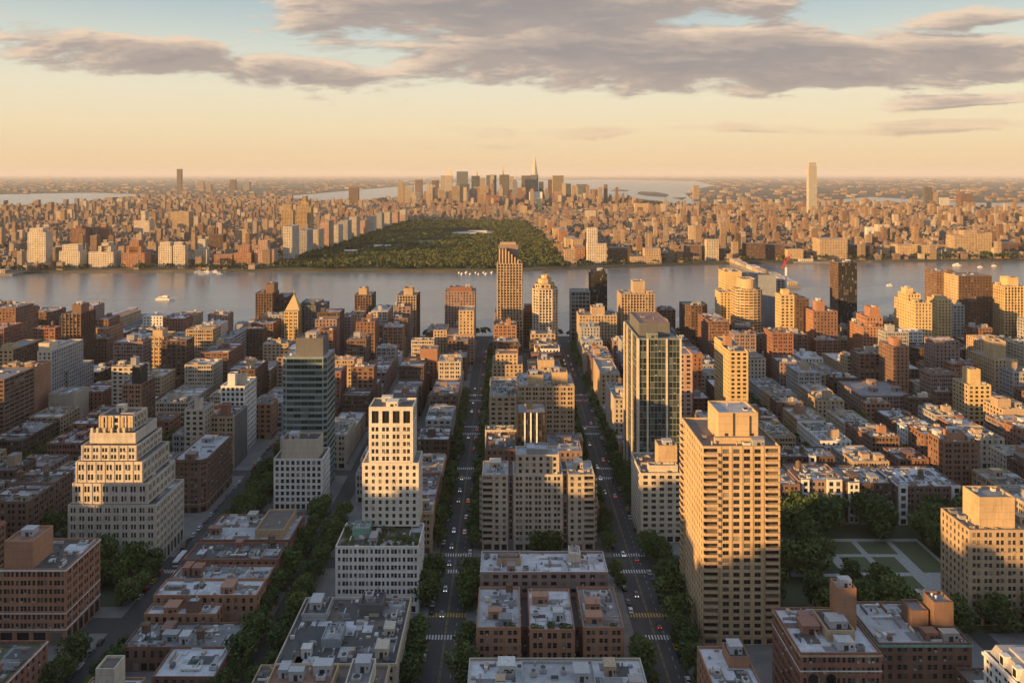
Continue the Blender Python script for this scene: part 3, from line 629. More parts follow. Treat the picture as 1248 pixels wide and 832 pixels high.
# --- far end of the left half
for a in [
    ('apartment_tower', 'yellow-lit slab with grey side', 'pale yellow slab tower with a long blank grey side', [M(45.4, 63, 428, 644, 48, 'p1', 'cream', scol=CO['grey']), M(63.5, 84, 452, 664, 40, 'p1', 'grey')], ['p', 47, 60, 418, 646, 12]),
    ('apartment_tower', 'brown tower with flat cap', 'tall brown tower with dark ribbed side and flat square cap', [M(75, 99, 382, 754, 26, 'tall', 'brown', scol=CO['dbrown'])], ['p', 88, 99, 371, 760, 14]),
    ('apartment_tower', 'stepped orange brick tower', 'stepped orange brick tower behind the brown flat-capped one', [M(113, 130, 400, 830, 36, 'p1', 'orange'), M(115, 132, 389, 842, 26, 'p1', 'rust', z0=35)], None),
    ('apartment_tower', 'dark brick tower at the left edge', 'dark reddish brick tower cut by the left edge of the view', [M(-14, 19, 375, 800, 30, 'p1', 'rust')], None),
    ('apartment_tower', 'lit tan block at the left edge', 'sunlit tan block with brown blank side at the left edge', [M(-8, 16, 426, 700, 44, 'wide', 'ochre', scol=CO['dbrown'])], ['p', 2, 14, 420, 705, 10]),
    ('brick_apartment_house', 'dark banded slab', 'dark brown slab with pale floor bands at the left edge', [M(-40, 5, 462, 560, 36, 'rib', 'brown', side='rib')], None),
    ('brick_apartment_house', 'slim blank orange slab', 'slim windowless orange slab between the dark banded slab and yellow-lit slab', [M(22, 36, 450, 600, 28, 'blank', 'orange')], None),
    ('office_block', 'blank beige block', 'low windowless beige block in front of the yellow-lit slab', [M(59, 90, 480, 612, 22, 'blank', 'beige')], None),
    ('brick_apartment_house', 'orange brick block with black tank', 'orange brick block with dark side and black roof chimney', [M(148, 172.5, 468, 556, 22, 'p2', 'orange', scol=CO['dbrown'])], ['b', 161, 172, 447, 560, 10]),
    ('apartment_tower', 'stepped ochre tower', 'stepped ochre tower with sunlit front and dark side', [M(175, 200, 422, 742, 38, 'deco', 'ochre', scol=CO['dbrown']), M(182, 200, 410, 750, 26, 'deco', 'ochre', z0=34)], ['p', 186, 198, 402, 754, 12]),  # sunlit front and shaded side are put into the wall colours
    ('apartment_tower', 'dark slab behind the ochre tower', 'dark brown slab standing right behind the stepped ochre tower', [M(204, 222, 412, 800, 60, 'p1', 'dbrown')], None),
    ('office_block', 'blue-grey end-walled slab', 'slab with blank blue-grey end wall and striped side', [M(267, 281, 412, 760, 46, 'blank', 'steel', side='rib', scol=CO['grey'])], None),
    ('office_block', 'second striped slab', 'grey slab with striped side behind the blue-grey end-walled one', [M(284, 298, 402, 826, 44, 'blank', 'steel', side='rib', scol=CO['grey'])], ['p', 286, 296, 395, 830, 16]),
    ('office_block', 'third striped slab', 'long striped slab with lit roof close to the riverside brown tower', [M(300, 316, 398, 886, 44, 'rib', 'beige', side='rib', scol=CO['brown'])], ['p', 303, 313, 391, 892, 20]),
    ('apartment_tower', 'riverside brown tower', 'tall brown riverside tower with stepped top left of the gold spire', [M(311, 332, 357, 905, 26, 'tall', 'brown'), M(332.5, 350, 362, 915, 34, 'tall', 'dbrown')], ['p', 324, 334, 346, 908, 16]),
    ('office_tower', 'dark rounded tower', 'dark grey tower with chamfered corners right of the gold spire', [M(362, 394, 372, 862, 30, 'p1', 'dgrey', ch=8), M(367, 389, 368, 866, 22, 'blank', 'dgrey', z0=52.6, ch=5)], None),
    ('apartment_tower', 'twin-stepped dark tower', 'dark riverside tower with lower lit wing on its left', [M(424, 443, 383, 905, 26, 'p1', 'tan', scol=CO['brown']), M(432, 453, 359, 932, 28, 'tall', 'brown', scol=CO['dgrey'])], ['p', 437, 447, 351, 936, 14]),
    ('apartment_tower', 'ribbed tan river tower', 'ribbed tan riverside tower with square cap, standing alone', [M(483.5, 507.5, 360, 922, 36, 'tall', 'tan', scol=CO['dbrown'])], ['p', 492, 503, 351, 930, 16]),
    ('apartment_tower', 'flat-topped brown slab', 'wide brown flat-topped slab tower by the river', [M(542, 579, 355, 930, 28, 'p1', 'mauve')], ['r', 548, 575, 350, 934, 16]),
    ('apartment_tower', 'stepped sunlit brick tower', 'stepped brick tower with sunlit front before the flat-topped slab', [M(545, 578, 408, 820, 40, 'p1', 'pink'), M(559, 577.5, 378, 824, 28, 'p1', 'ochre', z0=30), M(528, 544.6, 402, 830, 34, 'p1', 'tan')], None),
    ('brick_apartment_house', 'big red brick house', 'large red brick apartment house with sunlit stepped penthouse', [M(503.5, 553, 440, 720, 30, 'p1', 'red', roof='brown')], ['o', 512, 533, 425, 724, 16]),
    ('office_tower', 'narrow black river tower', 'narrow black riverside tower with red-brown cap', [M(720, 740, 334, 930, 22, 'dark', 'black')], ['b', 722, 738, 330, 932, 16]),
    ('office_tower', 'grey glass river slab', 'grey glass slab directly left of the narrow black tower', [M(696, 719, 355, 900, 24, 'farg', 'grey')], None),
    ('apartment_tower', 'wide tan grid slab', 'wide tan slab with fine window grid and small square cap', [M(705.5, 752, 384, 842, 28, 'p1', 'tan')], ['p', 721, 737, 374, 848, 14]),
    ('apartment_tower', 'square-capped beige tower', 'beige tower with square cap behind the pale glass tower', [M(757, 798, 358, 862, 30, 'tall', 'tan')], ['p', 772, 786, 343, 868, 18]),
    ('apartment_tower', 'tall slab left of black tower', 'thin brick tower between the slender tower and the round-topped tower', [M(638, 649, 380, 900, 24, 'p1', 'rust')], ['o', 639, 648, 372, 904, 12]),
    ]:
    nm, sh, lab, ms, pe = a
    pents = []
    if pe:
        kc, xl, xr, yt, d, dep = pe
        pents = [M(xl, xr, yt, d, dep, 'blank', dict(p=ms[0]['col'], b='black', r='red', o='orange')[kc], z0=max(m['z1'] for m in ms if m['poly'][0][1] <= d + 40) - .9)]
    bld(nm, 'building', sh, lab, ms, pents=pents, clut=5, seed=60 + len(lab))
def spire(root, off):
    b = MB(); y = 862; x0, x1 = (346 - CX) * .85, (363.5 - CX) * .85; cx, hw = (x0 + x1) / 2, (x1 - x0) / 2
    sq = lambda r: [(cx - r, y - r), (cx + r, y - r), (cx + r, y + r), (cx - r, y + r)]
    b.prism(sq(hw), 49, 64, 'wall', CO['gold'], poly2=sq(.6)); b.cyl(cx, y, .4, 64, 69, 'wall', CO['gold'], n=6); b.build('spire', root, off)
bld('clock_tower', 'tower', 'gold pyramid spire', 'slim tower with golden pyramid roof near the river', [M(346, 363.5, 379, 850, 16, 'deco', 'gold', par=.05)], seed=71, extra=spire)
# --- right of the second avenue
def glasscrown(root, off):
    b = MB()
    for x in (74.4, 79.6, 90.5, 98.3): b.box(x - .5, x + .5, 464.35, 464.97, 0, 97.2, 'wall', CO['cream'])
    for y in (466.5, 487, 506, 519): b.box(73.75, 74.36, y - .9, y + .9, 0, 97.2, 'wall', CO['cream'])
    b.build('corner_post', root, off)
bld('office_tower', 'building', 'pale-framed glass tower', 'tall green glass tower with pale corner posts and sunlit left edge beside the second avenue',
    [W(74.4, 98.6, 465, 520, 0, 97.4, 'curt', 'bottle', roof='grey', scol=CO['bottle'], side='curt')], pents=[W(76.5, 94, 474, 512, 96.9, 104.5, 'blank', 'dgrey', roof='rust', par=.6)], win=True, clut=4, seed=72, extra=glasscrown)
bld('apartment_tower', 'building', 'cream corner block', 'cream corner block with square roof tower at the foot of the glass tower', [W(69, 91, 424, 456, 0, 36, 'wide', 'cream', roof='brown', belts=[(32, .15, .35, 'cream')])], pents=[W(80, 90, 434, 444, 35, 47, 'blank', 'ochre'), W(74, 89, 428, 433, 35, 38.5, 'blank', 'cream')], win=True, clut=6, seed=73)
def bigbalc(root, off):
    sp = []
    for i in range(26):
        z = 4.2 + i * 2.9
        sp += [(82.3, 331.6, z, 0), (107.1, 331.6, z, 0)]
    for i in range(26): sp += [(79, 367.6, 4.2 + i * 2.9, -math.pi / 2)]
    balconies(root, off, sp, 5.6, 1.25, (.47, .34, .21))
    b = MB(); b.box(93.6, 94.0, 339.6, 339.98, 79, 91.4, 'dark_metal'); b.box(100.4, 100.8, 339.6, 339.98, 79, 90.2, 'dark_metal'); b.box(90.2, 91.6, 339.9, 339.98, 81.5, 83, 'dark_metal'); b.box(100.9, 102.2, 339.9, 339.98, 81.5, 83, 'dark_metal'); b.build('seam', root, off)
bld('apartment_tower', 'building', 'tan balcony tower', 'tallest near tan apartment tower with corner balconies on every floor and cubic penthouse',
    [W(79, 110.4, 331.6, 371, 0, 80.4, 'towr', 'ochre', roof='brown', g=3.4, side='p1', front=[(0, .215, 'balc'), (.215, .795, 'towr'), (.795, 1, 'balc')])] if ST.setdefault('towr', (2.9, 3.9, [(.5, .60)], .24, .60, .30, 'glass', .18)) else [],
    pents=[W(87.6, 104, 340, 358, 79.5, 91.6, 'blank', 'ochre', roof='pale'), W(85.5, 106, 337.5, 339.4, 79.5, 82, 'blank', 'ochre', par=.1)], win=True, clut=6, seed=74, extra=bigbalc)
bld('apartment_tower', 'building', 'tan tower at the right edge', 'tan apartment block with bright sunlit left wall and boxy penthouse beside the lawn', [W(195, 226, 346, 369, 0, 40.5, 'p2', 'tan', roof='grey', side='p1')], pents=[W(201, 216, 349, 362, 39.6, 53, 'blank', 'ochre')], win=True, clut=10, seed=75)
def arches(root, off):
    for x0, z in ((101, 21.5), (101, 15), (107, 21.5)):
        b = MB(); n = 8; w = 1.6
        pts = [(x0 + w + w * math.cos(math.pi * k / n), z + w * .9 * math.sin(math.pi * k / n)) for k in range(n + 1)] + [(x0, z - 1.6), (x0 + 2 * w, z - 1.6)]
        b.face([(x, 274.9, q) for x, q in pts][::-1], 'glass'); b.build('arched_window', root, off)
bld('brick_apartment_house', 'building', 'red brick house with orange stack', 'red brick house with white flat roof, sunlit orange stair tower and arched top windows',
    [W(98.3, 125.5, 275, 304, 0, 30, 'p3', 'red', roof='white', belts=[(23.6, .15, .4, 'white'), (28.6, .3, .6, 'tan')])], pents=[W(110.5, 120, 283, 297, 29.1, 33, 'blank', 'tan', roof='tar'), W(117, 123.5, 290, 297.5, 29.1, 44, 'blank', 'orange', roof='pale')], win=True, clut=9, seed=76, extra=arches)
bld('brick_apartment_house', 'building', '', 'dark red brick house with grey roof and twin brown stair towers', [W(129.5, 162, 286, 314, 0, 27, 'p2', 'rust', roof='pale', belts=[(25.6, .4, .7, 'copper')])], pents=[W(146, 152, 296, 304, 26.1, 33, 'blank', 'brown'), W(153, 160, 294, 302, 26.1, 37, 'blank', 'brown')], win=True, clut=9, seed=77)
bld('brick_apartment_house', 'building', '', 'narrow brick link with pale roof between two red brick houses', [W(125.8, 129.3, 279, 304, 0, 25, 'p1', 'rust', roof='pale'), ], win=True, clut=0, seed=78)
def mansard(root, off):
    b = MB(); r = lambda q: [(154.6 + q, 246 + q), (186 - q, 246 + q), (186 - q, 266 - q), (154.6 + q, 266 - q)]
    b.prism(r(1.2), 36, 39.2, 'wall', CO['grey'], poly2=r(2.4)); b.prism(r(5), 39.2, 40, 'roof', RC['pale']); b.build('mansard_roof', root, off)
    for x in (160, 167, 174):
        d = MB(); d.box(x - 1.2, x + 1.2, 246.6, 249, 36, 39.6, 'wall', CO['white']); d.box(x - .8, x + .8, 246.52, 246.6, 36.6, 39, 'glass'); d.build('dormer', root, off)
    for y in (251, 257.5):
        d = MB(); d.box(155.2, 157.5, y - 1.2, y + 1.2, 36, 39.6, 'wall', CO['white']); d.box(155.12, 155.2, y - .8, y + .8, 36.6, 39, 'glass'); d.build('dormer', root, off)
bld('townhouse', 'building', '', 'ornate white stone house with dark mansard roof in the lower corner', [W(154.6, 186, 246, 266, 0, 36, 'p2', 'white', belts=[(34.6, .5, .8, 'white'), (29, .3, .5, 'white')])], win=True, seed=79, extra=mansard)
bld('brick_row_building', 'building', '', 'low brown building with white balconies behind the ornate white house', [W(155, 176, 268, 283.5, 0, 20, 'wide', 'brown', roof='brown')], win=True, clut=5, seed=80)
bld('brick_row_building', 'building', '', 'narrow brick building with patched red and white roof at the foot of the balcony tower', [W(67.8, 84, 256, 293, 0, 22, 'p1', 'orange', roof='white')], pents=[W(76, 83, 281, 290, 21.1, 25, 'blank', 'orange', roof='tar')], win=True, clut=10, seed=81)
bld('brick_row_building', 'building', '', 'small pale-roofed building at the bottom edge beside the narrow brick one', [W(85, 97, 256, 272, 0, 20, 'p1', 'brown', roof='white')], win=True, clut=6, seed=82)
# row behind the lawn: brick with white bays
def bays(xs, y, h):
    def fn(root, off):
        for x, w in xs:
            b = MB(); rb = MB(); shell(b, rb, W(x, x + w, y - 1.6, y - .01, 0, h, 'grid', 'white', par=.05), None); o = b.build('bay', root, off); rb.build('roof', o, off)
    return fn
for i, (x0, x1, y0, y1, h, c, r, bx, lab) in enumerate([
    (128, 160, 448, 476, 21, 'brown', 'pale', [(143, 5)], 'brown brick row house with one white bay at the lawn, beside the balcony tower'),
    (160.4, 186, 452, 478, 22, 'mauve', 'rust', [(162, 4), (176, 8)], 'brown row house with two white bays behind the big lawn tree'),
    (186.4, 212, 450, 478, 21, 'dbrown', 'grey', [(187, 5.5)], 'dark brick row house with rust coping behind the lawn'),
    (212.4, 247, 447, 478, 20.5, 'brown', 'white', [(213, 4.5), (242, 4.5)], 'brown row house with frosty white roof and white end bays'),
    (128, 196, 490, 508, 22, 'dbrown', 'pale', [(150, 4), (180, 4)], 'long dark brick row with coloured roof patches, second row behind the lawn')]):
    bld('brick_row_building', 'building', dict([(2, 'white-bayed row'), (4, 'long patched-roof row')]).get(i, ''), lab, [W(x0, x1, y0, y1, 0, h, 'p2', c, roof=r)], clut=16, seed=90 + i, extra=bays(bx, y0, h + .8), win=i < 4)
def towercurve(root, off): pass
def ell(cx, y, rx, ry, n=9): return [(cx - rx * math.cos(math.pi * k / n), y - ry * math.sin(math.pi * k / n)) for k in range(n + 1)] + [(cx + rx, y + 18), (cx - rx, y + 18)]
m1 = M(901, 933, 353, 868, 20, 'rib', 'ochre'); m1['poly'] = ell(258, 876, 14.2, 9); m1['side'] = 'rib'
m2 = M(908, 925, 341, 868, 20, 'blank', 'ochre'); m2['poly'] = ell(258, 878, 7.4, 6); m2['z0'] = m1['z1']
for a in [
    ('skyscraper', 'curved golden tower', 'curved golden balcony tower with round crown', [m1, m2], None),
    ('skyscraper', 'golden slab pair', 'tall pale slab with sunlit edge behind the curved golden tower', [M(884, 904, 331, 925, 30, 'blank', 'gold', side='wide'), M(877.5, 891, 356, 900, 22, 'p1', 'gold')], None),
    ('skyscraper', 'grey slab behind the curved tower', 'wide blank grey slab behind the curved golden tower', [M(906, 946, 335, 940, 24, 'blank', 'steel', roof='rust')], None),
    ('skyscraper', 'bare floor-plate tower', 'unfinished tower of bare floors beneath the red crane', [M(946.5, 957, 341, 955, 14, 'wide', 'grey', par=.1)], None),
    ('apartment_tower', 'golden tower under the crane', 'golden apartment tower with bright left wall under the red crane', [M(951, 968, 359, 830, 16, 'wide', 'gold')], ['p', 954, 962, 353, 834, 8]),
    ('brick_apartment_house', 'dark red slab by the crane', 'dark red slab right behind the golden tower with crane', [M(970, 986, 364, 880, 40, 'p1', 'dbrown')], None),
    ('brick_apartment_house', 'brick block with orange stack', 'dark brick block with glowing orange corner and roof stack', [M(991, 1021, 379, 820, 26, 'p1', 'rust', scol=CO['orange'])], ['o', 995, 1005, 367, 824, 10]),  # side walls coloured orange for the sun on the left corner
    ('office_tower', 'black riverside tower', 'black glass tower standing at the river, sunlit on its brown left edge', [M(1021.5, 1044.6, 320, 930, 24, 'dark', 'black', scol=CO['brown'])], None),  # brown side walls paint in the sun on the left edge
    ('brick_apartment_house', 'stepped orange brick block', 'stepped orange brick block right of the black riverside tower', [M(1051.5, 1077, 398, 800, 36, 'p1', 'orange'), M(1056, 1076, 386, 808, 24, 'p1', 'orange', z0=41)], ['o', 1060, 1072, 374, 812, 12]),
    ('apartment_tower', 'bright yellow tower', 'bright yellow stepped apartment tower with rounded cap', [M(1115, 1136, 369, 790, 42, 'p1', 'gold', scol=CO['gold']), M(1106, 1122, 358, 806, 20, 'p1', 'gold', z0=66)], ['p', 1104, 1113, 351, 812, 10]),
    ('brick_apartment_house', 'brick block before the yellow tower', 'brick block with lit front below the bright yellow tower', [M(1087, 1108, 422, 680, 24, 'p1', 'orange', scol=CO['brown'])], ['o', 1089, 1099, 412, 684, 9]),  # front orange as lit, side brown as shaded: light in the colours
    ('apartment_tower', 'dark twin tower behind', 'dark brown tower behind the small golden tower', [M(1141, 1166, 331, 930, 26, 'p1', 'brown')], None),
    ('apartment_tower', 'small golden tower', 'small golden tower before the big dark slab towers', [M(1143, 1160, 365, 850, 22, 'p1', 'gold', scol=CO['gold'])], ['p', 1143, 1154, 361, 854, 12]),
    ('apartment_tower', 'big dark slab tower', 'broad dark brown tower with sunlit left flank near the river', [M(1168, 1209, 336, 900, 30, 'p1', 'dbrown', scol=CO['ochre'])], None),  # side walls coloured ochre to paint sunlight on the left flank
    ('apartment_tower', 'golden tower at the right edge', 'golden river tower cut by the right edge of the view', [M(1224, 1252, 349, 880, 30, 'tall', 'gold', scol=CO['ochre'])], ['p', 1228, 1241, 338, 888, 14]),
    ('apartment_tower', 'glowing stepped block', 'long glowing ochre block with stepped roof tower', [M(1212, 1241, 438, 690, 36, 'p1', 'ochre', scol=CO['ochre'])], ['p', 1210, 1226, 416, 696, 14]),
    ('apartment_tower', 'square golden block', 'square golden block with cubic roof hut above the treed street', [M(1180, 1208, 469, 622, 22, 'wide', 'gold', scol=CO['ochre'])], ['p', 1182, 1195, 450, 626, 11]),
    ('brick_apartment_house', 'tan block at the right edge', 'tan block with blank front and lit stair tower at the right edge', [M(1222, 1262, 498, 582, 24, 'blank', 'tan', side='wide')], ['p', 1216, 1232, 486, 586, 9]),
    ('brick_apartment_house', 'brown house with lit top', 'brown corner house with sunlit orange top floors and chimneys', [M(1150, 1194, 538, 480, 18, 'p2', 'rust', roof='rust')], ['o', 1158, 1176, 527, 484, 8]),
    ('brick_apartment_house', 'long brown house with rust parapet', 'long brown apartment house with rusty parapet among the low rows', [M(1050, 1112, 482, 630, 46, 'p2', 'mauve', roof='grey', cap=(.25, .12, .08))], None),
    ('apartment_tower', 'yellow stepped mid-rise', 'bright yellow mid-rise with orange stair tower standing alone', [M(889, 912, 428, 600, 44, 'wide', 'gold', scol=CO['gold']), M(879, 890, 416, 622, 20, 'wide', 'gold', z0=61)], ['o', 884, 892, 409, 612, 7]),
    ('brick_apartment_house', 'tan row beside the second avenue', 'tan corner house with lit parapet at the second avenue left of the glass tower', [W(73, 86, 560, 606, 0, 37.6, 'p1', 'beige')], None),
    ('brick_apartment_house', 'long beige avenue house', 'long beige house along the second avenue', [W(73, 88, 640, 694, 0, 35, 'p1', 'tan')], None),
    ('apartment_tower', 'lit-topped avenue block', 'tan avenue block with sunlit roof hut near the wide grid slab', [M(714, 745, 432, 744, 36, 'p1', 'tan')], ['o', 722, 728, 421, 750, 8]),
    ('apartment_tower', 'pink block by the glass tower', 'pink block with sunlit top peeping out right of the glass tower', [M(826, 844, 431, 600, 26, 'wide', 'pink')], None),
    ('office_block', 'dark domed block', 'dark brown block with rounded top right of the square-capped tower', [M(834, 864, 372, 880, 26, 'p1', 'dbrown', ch=7)], None)]:
    nm, sh, lab, ms, pe = a
    pents = []
    if pe:
        kc, xl, xr, yt, d, dep = pe
        pents = [M(xl, xr, yt, d, dep, 'blank', dict(p=ms[0]['col'], b='black', r='red', o='orange')[kc], z0=max(m['z1'] for m in ms) - .9)]
    bld(nm, 'building', sh, lab, ms, pents=pents, clut=6, seed=100 + len(lab))
# red tower crane
t = empty('tower_crane', ((959 - CX) * .955, 958, 0)); tag(t, 'red and white tower crane over the unfinished floors by the river', 'crane')
b = MB(); b.box(-.9, .9, -.9, .9, 0, 82, 'white_paint'); b.build('mast', t)
b = MB(); b.bar((-4, 0, 82.5), (6, 0, 97), .45, 'red_paint'); b.bar((0, 0, 82), (-2, 0, 91), .35, 'red_paint'); b.bar((-2, 0, 91), (5.8, 0, 96.7), .12, 'red_paint'); b.bar((-2, 0, 91), (-4, 0, 82.6), .12, 'red_paint'); b.build('jib', t)
b = MB(); b.box(-5.4, -3.4, -1.0, 1.0, 80.5, 82.6, 'red_paint', bottom=True); b.build('counterweight', t)
# ------------------------------------------------------------------ far shore, park and downtown, building by building
def far(xl, xr, yt, yb, st, col, name, label, short='', step=None, dep=None, group=None, pent=None, cat='building', extra=None, ch=0):
    d = H * F / (yb - HY); w = (xr - xl) * d / F
    ms = [M(xl, xr, yt, d, dep or max(14, w * .7), st, col, par=.6, ch=ch)]
    if step:
        for sl, sr, sy in step: ms.append(M(sl, sr, sy, d + 3, (dep or max(14, w * .7)) * .7, st, col, z0=ms[0]['z1'], par=.6))
    pents = []
    if pent: pents = [M(pent[0], pent[1], pent[2], d + 4, 12, 'blank', col, z0=ms[0]['z1'] - .5, par=.5)]
    return bld(name, cat, short, label, ms, pents=pents, seed=int(xl), group=group, extra=extra)
SH = 'apartment blocks along the far shore'
for a in [
    (33.6, 55.5, 283, 326, 'far', 'cream', 'tall cream apartment tower on the far shore near the left edge', 'cream far-shore tower', [(36, 52, 278)]),
    (72, 97, 306, 327, 'far', 'cream', 'cream stepped waterfront block on the far shore, second from the left', 'stepped cream waterfront block', [(76, 95, 298)]),
    (108, 138, 307, 327, 'far', 'cream', 'wide cream waterfront block with small central turret on the far shore', '', [(120, 135, 300), (124, 132, 296)]),
    (148, 176, 308, 326.5, 'far', 'orange', 'terraced brick waterfront block with narrowing upper storeys', '', [(154, 172, 300), (158, 169, 293)]),
    (193, 209, 300, 327, 'far', 'cream', 'left one of the pair of pale twin waterfront blocks', 'pale twin waterfront pair', [(195, 207, 295)]),
    (211, 225.5, 299, 327, 'far', 'cream', 'right one of the pair of pale twin waterfront blocks', '', [(212, 222, 295)]),
    (237.5, 252, 304, 325.5, 'far', 'cream', 'slim cream waterfront tower with stepped top on the far shore', '', [(241, 250, 292)]),
    (261, 283, 310, 325, 'far', 'orange', 'squat brick waterfront block with flat top on the far shore', '', None),
    (285, 306, 308, 325, 'far', 'orange', 'brick waterfront block with a raised top beside the squat one', '', [(290, 304, 299)]),
    (310, 334, 304, 324.5, 'far', 'pink', 'pink brick waterfront block at the corner of the park', 'pink park-corner block', [(315, 326, 293)]),
    (86, 104, 279, 306, 'far', 'rust', 'rust brick tower behind the cream waterfront blocks', '', [(92, 100, 275)]), (105, 118, 277, 305, 'far', 'brown', 'plain brown tower behind the wide cream waterfront block', '', None),
    (119.5, 133, 279, 304, 'far', 'orange', 'orange brick tower with narrow top behind the terraced brick block', '', [(123, 129, 273)]),
    (163, 182, 269, 288, 'far', 'cream', 'cream block with slim upright slab on the far side', '', [(172, 177, 257)]), (208, 230, 258, 284, 'far', 'tan', 'big plain tan cube rising above the brick roofs of the far shore', 'big tan cube', None),
    (286, 301, 280, 302, 'far', 'ochre', 'ochre mid-rise behind the brick waterfront blocks near the park', '', None), (255, 272, 286, 308, 'far', 'dbrown', 'dark pair-fronted block behind the squat brick waterfront block', '', None),
    (343, 357, 256, 292, 'fart', 'ochre', 'left one of two ochre park-side towers, the one without pinnacle', 'ochre park-side twin', [(346, 355, 249)]), (361, 379, 252, 290, 'fart', 'ochre', 'right one of two ochre park-side towers, topped by a pinnacle', 'pinnacled park-side tower', [(364, 376, 246), (368, 373, 239)]),
    (688, 701, 304, 322, 'far', 'tan', 'short tan block at the right corner of the park shore', '', None), (716, 739, 297, 322.5, 'wide', 'cream', 'cream white stepped block on the far shore right of the park', 'cream white stepped block', [(716, 728, 278)]),
    (743, 769, 302, 320.5, 'far', 'dbrown', 'long dark brick block right of the cream white stepped one', '', None), (769, 806, 313, 321.5, 'far', 'tan', 'low wide tan shed block by the water', '', [(786, 805, 303)]),
    (834, 855, 299, 317.5, 'far', 'brown', 'square brown block on the far shore left of the pier', '', None), (861, 876, 292, 318, 'far', 'beige', 'beige tower on the far shore beside the long pier', 'beige pier-side tower', None),
    (897, 903, 284, 310, 'far', 'dbrown', 'thin dark tower behind the pier head', '', None), (909, 933, 297, 317, 'far', 'dbrown', 'dark slab on the far shore just right of the pier', '', None), (934, 957, 298, 316, 'far', 'dbrown', 'dark slab with even roofline, second right of the pier', '', None),
    (959.6, 979, 304, 317, 'far', 'ochre', 'small ochre double block on the far shore', '', None), (999, 1032.6, 291, 316.5, 'far', 'tan', 'broad tan grid slab on the far shore behind the black riverside tower', 'broad tan grid slab', None),
    (1041, 1067, 299, 314, 'far', 'dbrown', 'wide dark block right of the broad tan grid slab', '', None), (1056.6, 1065, 277, 300, 'far', 'white', 'slim white tower among the far brick blocks', 'slim white far tower', None),
    (1070, 1084, 274, 292, 'far', 'cream', 'pale square block behind the slim white far tower', '', None), (1076, 1084, 299, 314, 'far', 'tan', 'small tan waterfront block, first of three in a line', '', None), (1094, 1118, 298.5, 314, 'far', 'ochre', 'ochre waterfront block, widest of three in a line', '', None), (1123, 1142, 299, 313.5, 'far', 'ochre', 'ochre waterfront block, last of three in a line', '', None),
    (1163, 1190, 287, 312, 'far', 'tan', 'large tan double block on the far shore near the right edge', 'large tan double block', [(1175, 1190, 281)]), (1191, 1209, 284, 312, 'far', 'tan', 'tall right half standing against the large tan double block', '', None),
    (1210, 1246, 296, 311, 'far', 'dbrown', 'dark waterfront slab at the right edge of the far shore', '', None), (1127, 1140, 268, 283, 'far', 'cream', 'wide pale block far behind the right-hand waterfront', '', None)]:
    xl, xr, yt, yb, st, col, lab, short, step = a
    far(xl, xr, yt, yb, st, col, 'apartment_block', lab, short, step, group=SH)
for i in range(13):                                     # the wall of houses on the park's left side
    f = i / 12; yb = 318 - 46 * f ** .9; xl = 345 + 142 * f ** .82; wd = 11 - 4 * f
    far(xl, xl + wd, yb - (36 if i % 3 else 42) * (1 - .52 * f) + (i * 7 % 5), yb, 'far', ['stone', 'grey', 'beige', 'pink'][i % 4], 'apartment_block',
        f"{['pale', 'grey', 'beige', 'pink'][i % 4]} house in the long wall beside the park, {nth(i + 1)} from the shore", dep=60, group='houses lining the park')
for i in range(12):                                     # right side of the park
    f = i / 11; yb = 318 - 44 * f ** .9; xl = 700 - 42 * f ** .8 + (4 if i % 2 else 0)
    far(xl, xl + 13 - 7 * f, yb - (17 + i * 5 % 7) * (1 - .45 * f), yb, 'far', ['orange', 'tan', 'ochre', 'rust'][i % 4], 'apartment_block',
        f"{['orange', 'tan', 'ochre', 'rust'][i % 4]} brick house at the park's other edge, {nth(i + 1)} from the shore", dep=45, group='houses lining the park')
# far landmarks
far(985.6, 995.6, 202, 262, 'fart', (.52, .50, .45), 'skyscraper', 'lone very tall white skyscraper far across the river', 'lone white skyscraper', [(986.4, 994.6, 198)], cat='tower')
far(215.4, 221, 206, 232, 'fart', 'brown', 'skyscraper', 'lone tall brown tower on the far left horizon', 'lone brown horizon tower', cat='tower')
far(425, 436.5, 228, 248.5, 'farg', 'orange', 'skyscraper', 'lone orange slab tower left of the downtown cluster', 'lone orange slab', cat='tower')
for xl, xr, yt, yb, c, lab in [(1127.6, 1136, 228, 254, 'dgrey', 'dark slab, tallest of the four far towers at the right'), (1137, 1143, 234, 254, 'tan', 'tan tower squeezed between dark and white far slabs at the right'), (1145, 1157, 241, 254, 'white', 'short white block among the four far towers at the right'), (1171, 1186, 236, 256, 'brown', 'brown tower standing last of the four far towers at the right'),
    (845, 852, 226, 243, 'tan', 'tan tower alone by the bay, right of downtown'), (242, 248, 221, 232, 'tan', 'small tan tower just right of the lone brown horizon tower'), (280, 287, 219, 233, 'brown', 'small brown far tower, tallest of its cluster on the left horizon'), (296, 304, 222, 233, 'grey', 'small grey far slab ending the cluster on the left horizon'), (252, 257, 224, 234, 'tan', 'small tan far tower in the middle of the left horizon cluster')]:
    far(xl, xr, yt, yb, 'fart', c, 'skyscraper', lab, cat='tower', group='towers on the horizon')
DT = 'downtown skyscrapers across the river'
def spike(x, y, z0, z1, r):
    def fn(root, off):
        b = MB(); b.cyl(x, y, r, z0, z1, 'wall', CO['beige'], n=8, r2=.4); b.build('spire', root, off)
    return fn
def taper(xl, xr, y0, y1, yb, col):
    def fn(root, off):
        d = H * F / (yb - HY); c = ((xl + xr) / 2 - CX) * d / F; h = (xr - xl) * d / 2 / F
        z = lambda y: H - (y - HY) * d / F
        q = lambda r: [(c - r, d + h - r), (c + r, d + h - r), (c + r, d + h + r), (c - r, d + h + r)]
        b = MB(); b.prism(q(h), z(y0), z(y1), 'wall', CO[col], poly2=q(h * .2)); b.build('tapered_top', root, off)
    return fn
def dpos(x, y, yb): d = H * F / (yb - HY); return (x - CX) * d / F, d, H - (y - HY) * d / F
